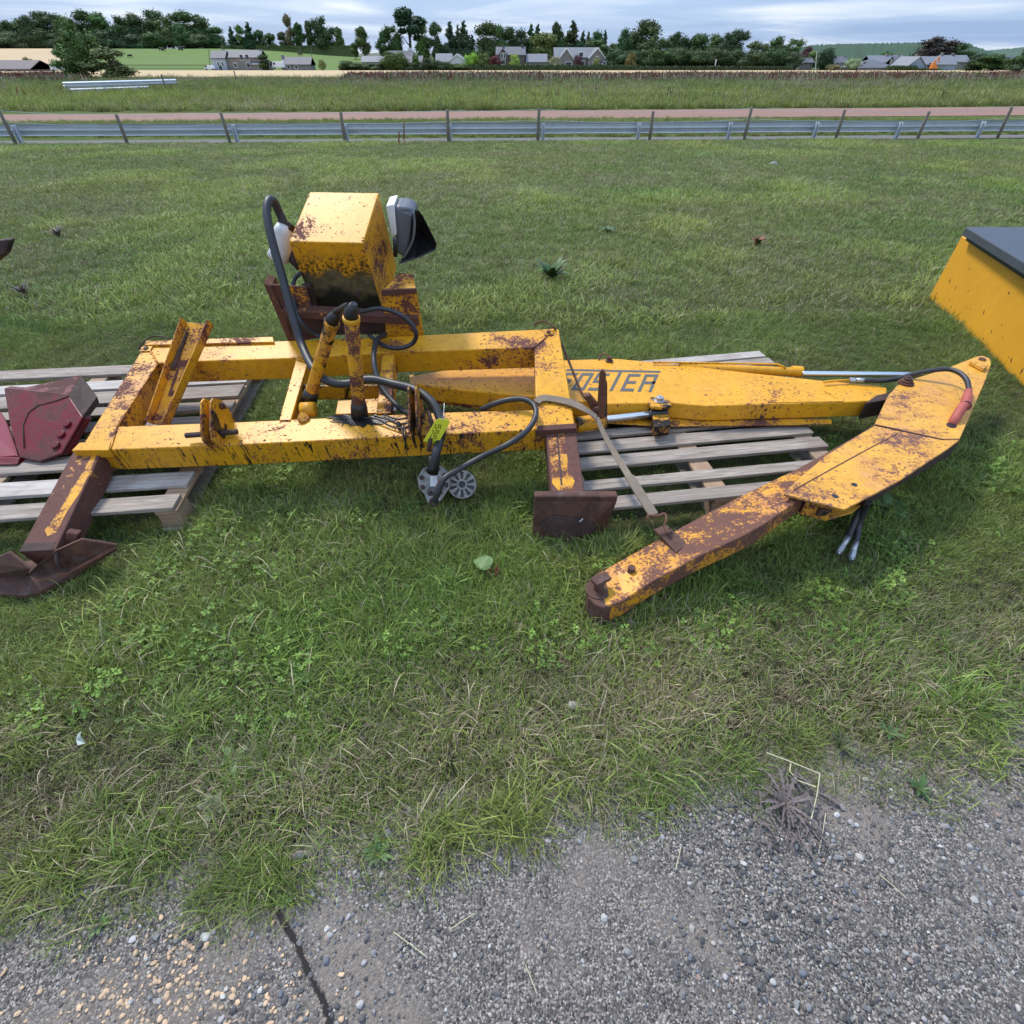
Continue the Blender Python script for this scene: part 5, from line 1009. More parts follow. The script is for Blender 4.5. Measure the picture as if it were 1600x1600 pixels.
house('long_barn', 'low brown roofed barn at the far left field edge', -60, 50, 250, 116, 108, 95, roof='brownroof', depth=14, wins=[(16, 111.5, 3.4, 1.2)], cat='barn')
house('low_shed', 'left low grey roofed shed behind the hedge', 566, 600, 330, 104, 97, 88.5, roof='slate2', depth=8, cat='shed'); house('low_shed', 'right low grey shed with white chimney behind the egg shaped conifers', 608, 646, 330, 104, 96, 80, depth=9, chim=[], cat='shed'); house('low_annex', 'low lean roofed annex left of the white bungalow', 630, 660, 324, 106, 98, 88, cat='shed')
p = PY(641, 80, 336); tag(MB().bx(p.x - 1, p.x + 1, 335, 336.5, p.z - 6, p.z + 1.2).build('white_chimney', M['harl'], None, origin=(p.x, 335, p.z - 6)), 'white chimney stack rising over the right low shed', 'chimney')
wb_ = house('white_bungalow', 'white gabled bungalow with pale slate roof among bushes', 700, 730, 296, 107, 97, 84.5, wall='harl', roof='slate2', gable='front', depth=12, barge=True, wins=[(714, 102, 2, 1.6)]); house('bungalow_wing', 'long pale roofed wing left of the white gabled bungalow', 682, 706, 298, 107, 97, 84.5, wall='harl', roof='slate2', depth=8, cat='house wing', into=wb_)
gh = house('gabled_house', 'dark stone house with tall chimneys and a dormer', 776, 820, 300, 102, 86, 74, wall='stone_d', chim=[(786, 70), (816, 69)], wins=[(801, 97, 1.6, 1.8), (782, 97, 1.4, 1.6)], depth=9)
house('dormer_wing', 'steep front gable of the dark stone house', 778, 794, 297.5, 102, 87, 76, wall='stone_d', gable='front', depth=6, wins=[(784, 87, 1.1, 1.8), (788.5, 87, 1.1, 1.8), (786, 97, 2.0, 1.6)], barge=False, cat='house wing', into=gh)
house('outbuilding', 'plain grey stone outbuilding right of the dark gabled house', 823, 854, 299, 103, 97, 85, roof='slate2', wall='stone', depth=8, cat='outbuilding')
dg_ = house('double_gabled_house', 'stone house with slate roof between two white edged gables', 866, 935, 303, 104, 90, 75, roof='slate2', depth=10, wins=[(884, 99, 1.4, 2.0), (910, 99.5, 1.8, 2), (908, 85, 2.0, 1.6), (872, 95, 1.2, 1.6)])
house('left_gable', 'left of two white edged front gables of the stone house', 873, 895, 299, 104, 91, 75.5, gable='front', roof='slate2', depth=9, barge=True, wins=[(888, 100, 2.6, 1.6)], cat='gable wing', into=dg_); house('right_gable', 'right of two white edged front gables of the stone house', 920, 944, 299, 104, 90, 75, gable='front', roof='slate2', depth=9, barge=True, wins=[(930, 100, 2.6, 1.6), (933, 91, 1.2, 1.4)], cat='gable wing', into=dg_)
house('white_porch', 'small white glazed porch at the right gable corner', 940, 948, 297.5, 104, 97, 94, wall='wframe', roof='slate', depth=4, cat='porch', wins=[(944, 99, 1.0, 1.4)], into=dg_)
house('white_gable_cottage', 'tall white gabled house end at the edge of the village', 1236, 1246, 330, 104, 88, 81, wall='harl', gable='front', depth=8, chim=[(1241, 79)]); house('small_cottage', 'small grey cottage with white gable in front of the olive tree', 1249, 1269, 305, 105, 98, 91, depth=7, wins=[(1254, 101, 1.2, 1.2)], chim=[(1266, 89)])
house('village_house', 'grey roofed village house right of the cypress', 1290, 1322, 310, 106, 98, 89, depth=8, chim=[(1296, 87), (1320, 86)], wins=[(1296, 102, 1.2, 1.2), (1304, 102, 1.2, 1.2), (1312, 102, 1.2, 1.2)], roof='slate')
house('village_house', 'large hip roofed brown slate house in the village', 1342, 1400, 286, 109, 106, 94, roof='slate', hip=.9, depth=16, chim=[(1395, 92)], wins=[(1390, 108, 1.4, .8)]); house('village_house', 'long roof behind the hip roofed village house', 1358, 1412, 310, 104, 98, 87.5, depth=9, chim=[(1386, 83), (1405, 85), (1392, 85)], roof='slate2')
house('village_house', 'grey roof left beside the blue barn', 1400, 1432, 298, 106, 102, 89, roof='slate', depth=10, chim=[(1433, 84)]); house('village_house', 'chimneyed roofs right behind the blue barn', 1470, 1512, 318, 104, 97, 87, roof='slate2', depth=9, chim=[(1473, 82), (1490, 83), (1488, 85)])
bb = house('blue_barn', 'large blue grey clad barn with pale roof', 1417, 1442, 286, 111, 102, 89, wall='blue', roof='slate2', gable='front', depth=14, cat='barn'); house('blue_barn_side', 'long low side range of the blue grey barn', 1440, 1490, 288, 111, 101, 89, wall='blue', roof='slate2', depth=11, cat='barn', doors=[(1452, 106, 1.4, 3, 'glass')], into=bb)
house('right_house', 'grey roof showing between trees at the right end', 1563, 1585, 290, 104, 99, 88, roof='slate', depth=8)
# ------------------------------------------------------------------ vans, digger, cows, poles
M['van'] = simple('white_van_paint', (.72, .73, .75), .35, .05, 1, bump=0); M['tyre'] = simple('tyre', (.02, .02, .02), .8, .1, 2, bump=0); M['orange'] = simple('orange_paint', (.62, .20, .03), .5, .15, 1); M['hide'] = simple('black_hide', (.012, .011, .011), .7, .2, 2)
def van(px, Y, yb, Ln, H, label, cat='van'):
    p = at_far(px, Y); p.z = max(p.z, PY(px, yb, Y).z); t = empty('parked_van' if cat == 'van' else 'parked_car', p, label, cat); x, y, z = p
    prof = [(-.5, .18), (-.5, .62), (-.42, .95), (-.30, 1), (.48, 1), (.5, .9), (.5, .18)] if cat == 'van' else [(-.5, .2), (-.5, .5), (-.28, .6), (-.16, .98), (.22, 1), (.42, .62), (.5, .55), (.5, .2)]
    MB().prism([(x + a * Ln, y, z + b * H) for a, b in prof], (0, 1.9, 0)).build('body', M['van'], t, bevel=.06)
    MB().prism([(x - .40 * Ln, y - .01, z + .60 * H), (x - .36 * Ln, y - .01, z + .88 * H), (x - .2 * Ln, y - .01, z + .88 * H), (x - .2 * Ln, y - .01, z + .60 * H)], (0, -.02, 0)).build('side_window', M['glass'], t)
    for a in (-.32, .32): MB().tube([(x + a * Ln, y - .03, z + .33), (x + a * Ln, y + .2, z + .33)], .33, 14).build('wheel', M['tyre'], t)
van(91, 252, 114, 5.0, 2.3, 'white van parked right of the left barn'); van(328, 289, 110.5, 4.3, 1.7, 'pale car parked at the left end of the farmhouse', 'car'); van(436, 289, 108, 5.0, 2.4, 'white van parked between farmhouse and cottage')
p = at_far(1458, 284); p.z = PY(1458, 112, 284).z; dg = empty('orange_digger', p, 'small orange digger with raised boom in front of the blue barn', 'digger')
MB().bx(p.x - 1.3, p.x + 1.3, 284, 286, p.z + .2, p.z + .9).build('track', M['tyre'], dg); MB().prism([(p.x - 1.2, 284, p.z + .9), (p.x + 1.4, 284, p.z + .9), (p.x + 1.4, 284, p.z + 1.8), (p.x + .4, 284, p.z + 1.9), (p.x + .2, 284, p.z + 2.9), (p.x - .9, 284, p.z + 2.9)], (0, 1.6, 0)).build('cab', M['orange'], dg, bevel=.05)
MB().tube([(p.x, 284.5, p.z + 1.6), (p.x - .3, 284.5, p.z + 3.6), (p.x + .5, 284.5, p.z + 4.6), (p.x + 1.5, 284.5, p.z + 2.9)], .28, 6).build('boom', M['orange'], dg)
def cow(px, py, Y, s, label):
    p = PY(px, py, Y); p.z = terrain(p.x, p.y) + .05; t = empty('grazing_cow', p, label, 'cow', 'black cattle grazing on the green hill'); x, y, z = p; L_ = 2.3
    mb = MB().tube([(x - s * .5 * L_, y, z + 1.15), (x - s * .42 * L_, y, z + 1.12), (x, y, z + 1.0), (x + s * .3 * L_, y, z + 1.05), (x + s * .42 * L_, y, z + 1.15), (x + s * .55 * L_, y, z + .85), (x + s * .66 * L_, y, z + .40), (x + s * .74 * L_, y, z + .22)], [.12, .36, .46, .42, .30, .20, .17, .09], 10)
    mb.build('body', M['hide'], t, smooth=True)
    for a, b in ((-.38, -.2), (-.34, .2), (.28, -.2), (.33, .2)): MB().tube([(x + s * a * L_, y + b, z + .9), (x + s * (a - .01) * L_, y + b, z + .45), (x + s * a * L_, y + b, z)], [.15, .09, .07], 7).build('leg', M['hide'], t, smooth=True)
for i, (px, py, Y, s) in enumerate([(216, 76, 448, 1), (226, 76.5, 448, -1), (231, 76.5, 446, 1), (254, 75, 450, 1), (253, 83, 412, 1), (258, 84, 408, -1), (283, 80.5, 424, 1), (289, 80, 426, -1), (283.5, 84, 409, 1), (205, 92, 370, -1), (469, 87, 402, 1)]):
    cow(px, py, Y, s, 'black cow on the green hill, %s' % ['leftmost of the row just below the wood', 'second from the left just below the wood', 'third from the left just below the wood', 'rightmost just below the wood', 'left one of the lower pair', 'right one of the lower pair', 'upper left of the right hand trio', 'upper right of the right hand trio', 'lowest of the right hand trio', 'nearest one beside the sycamore', 'alone behind the cottage'][i])
for i, (px, y0, y1, Y, lean, lb) in enumerate([(98, 73, 109, 250, -.28, 'leaning wooden utility pole right of the left barn'), (347, 57, 80, 430, .0, 'tall bare pole on the hill above the farmhouse'), (170, 66, 82, 430, -.1, 'thin pole in front of the hilltop wood'), (327, 75, 96, 330, -.15, 'thin leaning pole left of the farmhouse'), (468, 72, 92, 330, 0, 'short pole behind the cottage'), (486, 74, 95, 330, .03, 'pole at the right end of the cottage'), (1177, 82, 106, 296, .1, 'pale pole among the right hand trees'), (1275, 81, 104, 292, .12, 'leaning pale pole left of the cypress'), (1342, 80, 94, 330, .15, 'left of two leaning poles above the village'), (1346, 81, 94, 330, .15, 'right of two leaning poles above the village'), (439, 55, 78, 440, 0, 'thin pole between the conifers and the cottage')]):
    a = PY(px, y1 + 2, Y); b = PY(px, y0, Y); b.x += lean * (b.z - a.z) * .6; o = MB().tube([a - Vector((0, 0, 1)), b], [.17, .12], 6).build('utility_pole', M['post_wood'] if i not in (6, 7) else M['harl'], None, origin=a); tag(o, lb, 'pole')
# ------------------------------------------------------------------ scatter with geometry nodes
def scatter(name, label, cat, pts, rots, scls, idx, tint, sources, kind='stuff'):
    me = bpy.data.meshes.new(name); n = len(pts); me.vertices.add(n); me.vertices.foreach_set('co', np.asarray(pts, np.float32).ravel())
    a = me.attributes.new('rot', 'FLOAT_VECTOR', 'POINT'); a.data.foreach_set('vector', np.asarray(rots, np.float32).ravel())
    a = me.attributes.new('scl', 'FLOAT_VECTOR', 'POINT'); a.data.foreach_set('vector', np.asarray(scls, np.float32).ravel())
    a = me.attributes.new('idx', 'INT', 'POINT'); a.data.foreach_set('value', np.asarray(idx, np.int32))
    a = me.attributes.new('tint', 'FLOAT_VECTOR', 'POINT'); a.data.foreach_set('vector', np.asarray(tint, np.float32).ravel())
    o = bpy.data.objects.new(name, me); COL.objects.link(o); tag(o, label, cat, kind=kind)
    c = bpy.data.collections.new(name + '_source')
    for i, s in enumerate(sources):
        so = bpy.data.objects.new('%s_piece_%03d' % (name, i), s); c.objects.link(so)
    g = bpy.data.node_groups.new(name, 'GeometryNodeTree'); g.interface.new_socket('Geometry', in_out='INPUT', socket_type='NodeSocketGeometry'); g.interface.new_socket('Geometry', in_out='OUTPUT', socket_type='NodeSocketGeometry')
    gi = g.nodes.new('NodeGroupInput'); go = g.nodes.new('NodeGroupOutput'); ip = g.nodes.new('GeometryNodeInstanceOnPoints'); ci = g.nodes.new('GeometryNodeCollectionInfo')
    ci.inputs['Collection'].default_value = c; ci.inputs['Separate Children'].default_value = True; ci.inputs['Reset Children'].default_value = True; ip.inputs['Pick Instance'].default_value = True
    def att(nm, dt):
        a = g.nodes.new('GeometryNodeInputNamedAttribute'); a.data_type = dt; a.inputs['Name'].default_value = nm; return a.outputs['Attribute']
    g.links.new(gi.outputs[0], ip.inputs['Points']); g.links.new(ci.outputs[0], ip.inputs['Instance']); g.links.new(att('idx', 'INT'), ip.inputs['Instance Index'])
    er = g.nodes.new('FunctionNodeEulerToRotation'); g.links.new(att('rot', 'FLOAT_VECTOR'), er.inputs[0]); g.links.new(er.outputs[0], ip.inputs['Rotation'])
    g.links.new(att('scl', 'FLOAT_VECTOR'), ip.inputs['Scale']); g.links.new(ip.outputs[0], go.inputs[0])
    m = o.modifiers.new('scatter', 'NODES'); m.node_group = g; return o
def blade_mat():
    m, nt, b = newmat('grass_blade')
    ti = N(nt, 'ShaderNodeAttribute', attribute_type='INSTANCER', attribute_name='tint'); v = N(nt, 'ShaderNodeVertexColor', layer_name='v')
    s = N(nt, 'ShaderNodeSeparateColor'); L(nt, v.outputs[0], s.inputs[0])
    ts = N(nt, 'ShaderNodeSeparateXYZ'); L(nt, ti.outputs['Vector'], ts.inputs[0])    # x dryness, y brightness, z yellowness
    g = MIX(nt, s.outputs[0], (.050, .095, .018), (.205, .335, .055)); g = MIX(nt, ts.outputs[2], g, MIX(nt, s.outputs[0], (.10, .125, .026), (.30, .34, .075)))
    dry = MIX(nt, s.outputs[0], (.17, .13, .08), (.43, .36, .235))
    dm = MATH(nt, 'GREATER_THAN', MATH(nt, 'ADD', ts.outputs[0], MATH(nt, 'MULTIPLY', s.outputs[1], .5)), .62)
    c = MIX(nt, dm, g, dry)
    c = MIX(nt, MATH(nt, 'MULTIPLY', MATH(nt, 'SUBTRACT', 1, s.outputs[2]), .55), c, (.075, .07, .035))     # browner towards the root
    br = N(nt, 'ShaderNodeVectorMath', operation='SCALE'); L(nt, c, br.inputs[0]); L(nt, ts.outputs[1], br.inputs['Scale'])
    L(nt, br.outputs[0], b.inputs['Base Color']); b.inputs['Roughness'].default_value = .5; b.inputs['Specular IOR Level'].default_value = .3
    tr = N(nt, 'ShaderNodeBsdfTranslucent'); L(nt, br.outputs[0], tr.inputs[0]); mx = N(nt, 'ShaderNodeMixShader'); mx.inputs[0].default_value = .25
    L(nt, b.outputs[0], mx.inputs[1]); L(nt, tr.outputs[0], mx.inputs[2]); L(nt, mx.outputs[0], nt.nodes['Material Output'].inputs[0]); return m
M['blade'] = blade_mat()
def tuft(seed, nb, rad, lmin, lmax, width, bend=.6, nseg=4, lie=0, seed_heads=0):
    r = np.random.default_rng(seed); V = []; Fc = []; Cc = []
    for _ in range(nb):
        a = r.uniform(0, 2 * PI); q = rad * math.sqrt(r.random()); p = np.array([q * math.cos(a), q * math.sin(a), -.01]); ln = r.uniform(lmin, lmax); hd = r.uniform(0, 2 * PI) if r.random() < .6 else a + r.normal() * .5
        th = r.uniform(.05, .5) + lie * r.random(); kb = bend * r.uniform(.3, 1.6); w_ = width * r.uniform(.6, 1.25); side = np.array([-math.sin(hd), math.cos(hd), 0]); side = side * math.cos(.6) + np.array([0, 0, 1]) * math.sin(.6) * r.uniform(-1, 1); c1 = r.random(); c2 = r.random(); o = len(V)
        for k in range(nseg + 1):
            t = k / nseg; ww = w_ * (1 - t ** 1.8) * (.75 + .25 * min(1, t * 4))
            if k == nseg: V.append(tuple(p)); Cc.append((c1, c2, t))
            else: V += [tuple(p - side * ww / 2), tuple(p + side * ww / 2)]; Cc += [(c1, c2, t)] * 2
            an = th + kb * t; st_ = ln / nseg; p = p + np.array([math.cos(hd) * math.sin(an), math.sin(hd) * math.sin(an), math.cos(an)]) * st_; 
            if p[2] < .004: p[2] = .004
        for k in range(nseg - 1): Fc.append((o + 2 * k, o + 2 * k + 1, o + 2 * k + 3, o + 2 * k + 2))
        Fc.append((o + 2 * nseg - 2, o + 2 * nseg - 1, o + 2 * nseg))
    return mesh_from('tuft', V, Fc, Cc, M['blade'])
def mesh_from(nm, V, Fc, Cc, mat):
    me = bpy.data.meshes.new(nm); me.from_pydata(V, [], Fc); me.materials.append(mat); at = me.color_attributes.new('v', 'FLOAT_COLOR', 'POINT')
    c = np.ones((len(V), 4), np.float32); c[:, :3] = np.array(Cc); at.data.foreach_set('color', c.ravel()); return me
def clover(seed, n=11):
    r = np.random.default_rng(seed); V = []; Fc = []; Cc = []
    for _ in range(n):
        c = np.array([r.uniform(-.05, .05), r.uniform(-.05, .05), r.uniform(.025, .06)]); cc_ = (r.random(), 0, 1); a0 = r.uniform(0, 6.28); ra = r.uniform(.0045, .0085)
        for k in range(3):
            a = a0 + k * 2 * PI / 3; d = np.array([math.cos(a), math.sin(a), .25]); s = np.array([-math.sin(a), math.cos(a), 0]); o = len(V)
            V += [tuple(c), tuple(c + d * ra * .9 + s * ra * .75), tuple(c + d * ra * 1.8 + s * ra * .45), tuple(c + d * ra * 1.6), tuple(c + d * ra * 1.8 - s * ra * .45), tuple(c + d * ra * .9 - s * ra * .75)]; Fc += [(o, o + 1, o + 2, o + 3), (o, o + 3, o + 4, o + 5)]; Cc += [cc_] * 6
        o = len(V); V += [tuple(c - np.array([.0006, 0, 0])), tuple(c + np.array([.0006, 0, 0])), (c[0] * .7, c[1] * .7, 0)]; Fc.append((o, o + 1, o + 2)); Cc += [cc_] * 3
    return mesh_from('clover', V, Fc, Cc, M['blade'])
# numpy value noise
_g = np.random.default_rng(5).random((256, 256))
def vn(x, y, s, o=0):
    x = x * s + o * 17.3 + 500; y = y * s + o * 9.1 + 500; xi = np.floor(x).astype(int); yi = np.floor(y).astype(int); fx = x - xi; fy = y - yi; fx = fx * fx * (3 - 2 * fx); fy = fy * fy * (3 - 2 * fy)
    g = lambda a, b: _g[a % 256, b % 256]
    return (g(xi, yi) * (1 - fx) + g(xi + 1, yi) * fx) * (1 - fy) + (g(xi, yi + 1) * (1 - fx) + g(xi + 1, yi + 1) * fx) * fy
def fb(x, y, s, o=0): return .5 * vn(x, y, s, o) + .3 * vn(x, y, s * 2.1, o + 1) + .2 * vn(x, y, s * 4.3, o + 2)
terr = np.vectorize(terrain)
def trapez(n, y0, y1, margin=.25, power=1.0):
    u = nr.random(n); y = y0 + (y1 - y0) * u ** power; hw = (y * .76 + 1.12) * .965 * (1 + margin) + .1; x = (nr.random(n) * 2 - 1) * hw; return x, y
exs = np.array([-6] + [e[0] for e in EW] + [6]); eys = np.array([.30] + [e[1] for e in EW] + [2.2])
def edge_np(x): return np.interp(x, exs, eys)
def in_quad(x, y, o, ang, lx, y0, y1):
    u = (x - o[0]) * math.cos(ang) + (y - o[1]) * math.sin(ang); v = -(x - o[0]) * math.sin(ang) + (y - o[1]) * math.cos(ang); return (u > -.02) & (u < lx + .02) & (v > y0 - .02) & (v < y1 + .02)
def clear(x, y):    # where heavy things press the grass down
    a = in_quad(x, y, O1, a1, 1.95, sl1[0][0], sl1[-1][0] + .1) | in_quad(x, y, O2, a2, 1.43, sl2[0][0], sl2[-1][0] + .1) | in_quad(x, y, O3, a3, 1.2, -.3, .2)
    sk_ = (x > -2.3) & (x < -1.85) & (y > 1.46) & (y < 1.66); ft = (x > .05) & (x < .46) & (y > 1.80) & (y < 1.95)
    h0 = PZ(935, 925, 0); h1 = PZ(1230, 770, .1); tx = h1.x - h0.x; ty = h1.y - h0.y; q = np.clip(((x - h0.x) * tx + (y - h0.y) * ty) / (tx * tx + ty * ty), 0, 1); dd = np.hypot(x - h0.x - q * tx, y - h0.y - q * ty)
    return a, sk_ | ft | (dd < .085)
def bumpy(x, y): return terr(x, y)
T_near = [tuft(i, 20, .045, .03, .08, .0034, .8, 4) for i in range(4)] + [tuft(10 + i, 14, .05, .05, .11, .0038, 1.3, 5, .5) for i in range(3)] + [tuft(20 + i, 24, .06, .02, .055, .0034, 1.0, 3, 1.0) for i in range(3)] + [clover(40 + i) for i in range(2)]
# indices: 0-3 upright, 4-6 long arching, 7-9 short lying, 10-11 clover
def near_grass():
    x, y = trapez(64000, .12, 4.6, .35, .85); e = edge_np(x) - .03 + .06 * (fb(x, y, 3.1, 7) - .5) + .07 * (vn(x, y, 14, 3) - .5); d = y - e
    dens = np.clip(.5 + d * 5, 0, 1) * np.clip(.55 + 1.3 * fb(x, y, 5, 4), 0, 1)
    dens *= np.where((d > .1) & (d < .6) & (fb(x, y, 2.4, 21) > .56), .72, 1)
    pal, hard = clear(x, y)
    k = (d > -.03) & (nr.random(len(x)) < dens) & ~hard; x, y, d, pal = x[k], y[k], d[k], pal[k]
    n0 = len(x); TP = [(402, 1365, .09, 46), (345, 1395, .08, 30), (440, 1395, .06, 26), (235, 1330, .12, 60), (60, 1370, .14, 60), (150, 1270, .12, 40), (300, 1120, .12, 40), (800, 1285, .10, 40), (700, 1310, .08, 26), (1010, 1225, .10, 34), (1500, 1105, .10, 26), (1240, 1160, .10, 40), (1150, 1200, .10, 34), (20, 1180, .14, 46), (900, 800, .1, 30), (960, 868, .09, 30), (1130, 905, .1, 30), (130, 905, .08, 26)]
    for a_, b_, r_, m_ in TP:
        q_ = PZ(a_, b_, 0); th_ = nr.uniform(0, 6.28, m_); rr_ = .72 * r_ * nr.random(m_) ** .7; x = np.append(x, q_.x + rr_ * np.cos(th_)); y = np.append(y, q_.y + .6 * rr_ * np.sin(th_))
    d = y - (edge_np(x)); pal = np.append(pal, np.zeros(len(x) - n0, bool)); n = len(x); extra = np.arange(n) >= n0
    dryb = np.clip(1 - np.abs(d - .30) / .55, 0, 1) * .34 + .20 * (fb(x, y, 1.7, 31) - .45) + .06 * (y > 2.6); lush = np.clip((fb(x, y, 1.2, 12) - .46) * 5, 0, 1)
    u = nr.random(n); idx = np.where(u < .45, nr.integers(0, 4, n), np.where(u < .62, nr.integers(4, 7, n), nr.integers(7, 10, n)))
    cl = (nr.random(n) < np.clip((fb(x, y, 1.9, 50) - .44) * .6, 0, .07)) & (d > .5) & (y < 3.2); idx = np.where(cl, nr.integers(10, 12, n), idx)
    idx = np.where(extra, nr.integers(4, 7, n), idx); idx = np.where((d < .25) & (nr.random(n) < .25), nr.integers(4, 7, n), idx)
    s = (.75 + .5 * nr.random(n)) * (.8 + .5 * lush); s = np.where(idx >= 10, s * .72, s); s = np.where(extra, s * 1.12, s); s = np.where((d < .7) & ~extra & (nr.random(n) < .5), s * .75, s); s = np.where(pal | (np.hypot(x - 1.45, y - 1.70) < .16) | ((x < -1.6) & (y > 1.1) & (y < 1.9)), s * .55, s); s *= np.where(y > 2.6, .85, 1.0)
    comb = fb(x, y, .8, 70) * 6.28; rot = np.stack([.42 * np.cos(comb) * nr.random(n), .42 * np.sin(comb) * nr.random(n), nr.uniform(0, 6.28, n)], 1)
    tint = np.stack([np.clip(dryb + .10 * nr.normal(size=n) + .09 - .12 * extra, 0, 1), .86 + .6 * nr.random(n) + .25 * lush - .06 * (y > 2.5) + .12 * np.clip(1 - np.abs(d - .35) / .5, 0, 1) - .12 * extra, np.where(idx >= 10, 0, np.clip(fb(x, y, 1.9, 90) * 1.5 - .45 + .3 * nr.random(n), 0, 1))], 1); tint[:, 1] *= np.where(idx >= 10, .72, 1)
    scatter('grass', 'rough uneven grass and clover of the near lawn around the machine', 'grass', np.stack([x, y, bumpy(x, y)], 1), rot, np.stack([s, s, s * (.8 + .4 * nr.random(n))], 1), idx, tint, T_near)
near_grass()
T_far = [tuft(60 + i, 34, .13, .05, .10, .007, .8, 3) for i in range(5)] + [tuft(70 + i, 34, .13, .06, .14, .008, 1.1, 3, .4) for i in range(3)]
def far_lawn():
    x, y = trapez(62000, 4.3, 22.4, .15, .75); n = len(x); k = y < 22 + .07 * x - .15 + .2 * (vn(x, y, 1.5, 2) - .5); x, y = x[k], y[k]; n = len(x)
    lush = np.clip((fb(x, y, .45, 12) - .52) * 7, 0, 1); s = (.75 + .5 * nr.random(n)) * (.85 + .35 * lush) * np.clip(.8 + .03 * y, .8, 1.3)
    comb = fb(x, y, .5, 70) * 6.28; rot = np.stack([.35 * np.cos(comb) * nr.random(n), .35 * np.sin(comb) * nr.random(n), nr.uniform(0, 6.28, n)], 1)
    tint = np.stack([np.clip(.25 + .3 * (fb(x, y, .9, 31) - .5) + .08 * nr.normal(size=n) - .12 * lush, 0, 1), .92 + .50 * nr.random(n) + .35 * lush + .12 * (fb(x, y, .25, 3) - .5) * 2, np.clip(fb(x, y, .35, 90) * 1.3 - .35 + .25 * nr.random(n) + .3 * lush, 0, 1)], 1)
    scatter('mown_lawn', 'mown grass of the wide lawn behind the machine', 'grass', np.stack([x, y, terr(x, y)], 1), rot, np.stack([s, s, s * (.7 + .4 * nr.random(n)) * .8], 1), nr.integers(0, 8, n), tint, T_far)
far_lawn()
T_verge = [tuft(80 + i, 40, .30, .18, .42, .03, .9, 3) for i in range(4)]
def verge():
    x, y = trapez(9000, 23.4, 34, .12, .9); k = (y > 23.4 + .07 * x) & (y < 33.8 + .115 * x); xa, ya = x[k], y[k]; sa = np.full(len(xa), .45)
    x, y = trapez(26000, 41, 98, .12, .9); k = (y > 42.2 + .115 * x); x, y = x[k], y[k]; sb_ = 1.0 + .35 * nr.random(len(x)) + .02 * (y - 42); x = np.concatenate([xa, x]); y = np.concatenate([ya, y]); s = np.concatenate([sa, sb_]); n = len(x)
    s = s * (.7 + .6 * nr.random(n)); far_ = y > 66
    tint = np.stack([np.clip(.16 + .5 * (fb(x, y, .08, 31) - .5) + .10 * nr.normal(size=n) + np.where(far_, .06 + .004 * (y - 66), -.05), 0, 1), (1.0 + .5 * nr.random(n) + .6 * (fb(x, y, .13, 6) - .5)) * np.where(y > 62, .84, 1), np.clip(np.where(y < 68, .95, .4) + .5 * (fb(x, y, .12, 90) - .5), 0, 1)], 1)
    rot = np.stack([.2 * nr.normal(size=n), .2 * nr.normal(size=n), nr.uniform(0, 6.28, n)], 1)
    scatter('verge_grass', 'lush bright grass bank beyond the red road', 'grass', np.stack([x, y, terr(x, y)], 1), rot, np.stack([s, s, s], 1), nr.integers(0, 4, n), tint, T_verge)
verge()
# dock and tall seeded weeds along the barley field
def weed_mat():
    m, nt, b = newmat('seeded_weeds'); ti = N(nt, 'ShaderNodeAttribute', attribute_type='INSTANCER', attribute_name='tint'); v = N(nt, 'ShaderNodeVertexColor', layer_name='v'); c = MIX(nt, 1.0, ti.outputs['Color'], v.outputs[0], 'MULTIPLY'); L(nt, c, b.inputs['Base Color']); b.inputs['Roughness'].default_value = .9; return m
M['weed'] = weed_mat()
def dock(seed, n, h):
    r = np.random.default_rng(seed); V = []; Fc = []; Cc = []
    for _ in range(n):
        x, y = r.uniform(-.5, .5, 2); hh = h * r.uniform(.6, 1.1); lean = r.normal(size=2) * .12; c = .6 + .8 * r.random()
        for k in range(7):
            t = .35 + .65 * k / 7 + .03 * r.random(); w_ = .055 * (1 - abs(t - .6)) * r.uniform(.5, 1.3); a = r.uniform(0, PI); o = len(V); px, py, pz_ = x + lean[0] * t, y + lean[1] * t, hh * t
            V += [(px - w_ * math.cos(a), py - w_ * math.sin(a), pz_), (px, py, pz_ + .09), (px + w_ * math.cos(a), py + w_ * math.sin(a), pz_), (px, py, pz_ - .07)]; Fc.append((o, o + 1, o + 2, o + 3)); Cc += [(c, c, c)] * 4
        o = len(V); V += [(x - .012, y, 0), (x + .012, y, 0), (x + lean[0], y + lean[1], hh)]; Fc.append((o, o + 1, o + 2)); Cc += [(c, c, c)] * 3
    return mesh_from('dock', V, Fc, Cc, M['weed'])
T_w = [dock(i, 5, 1.0) for i in range(4)] + [tuft(90 + i, 30, .4, .5, .9, .03, .6, 3) for i in range(2)]
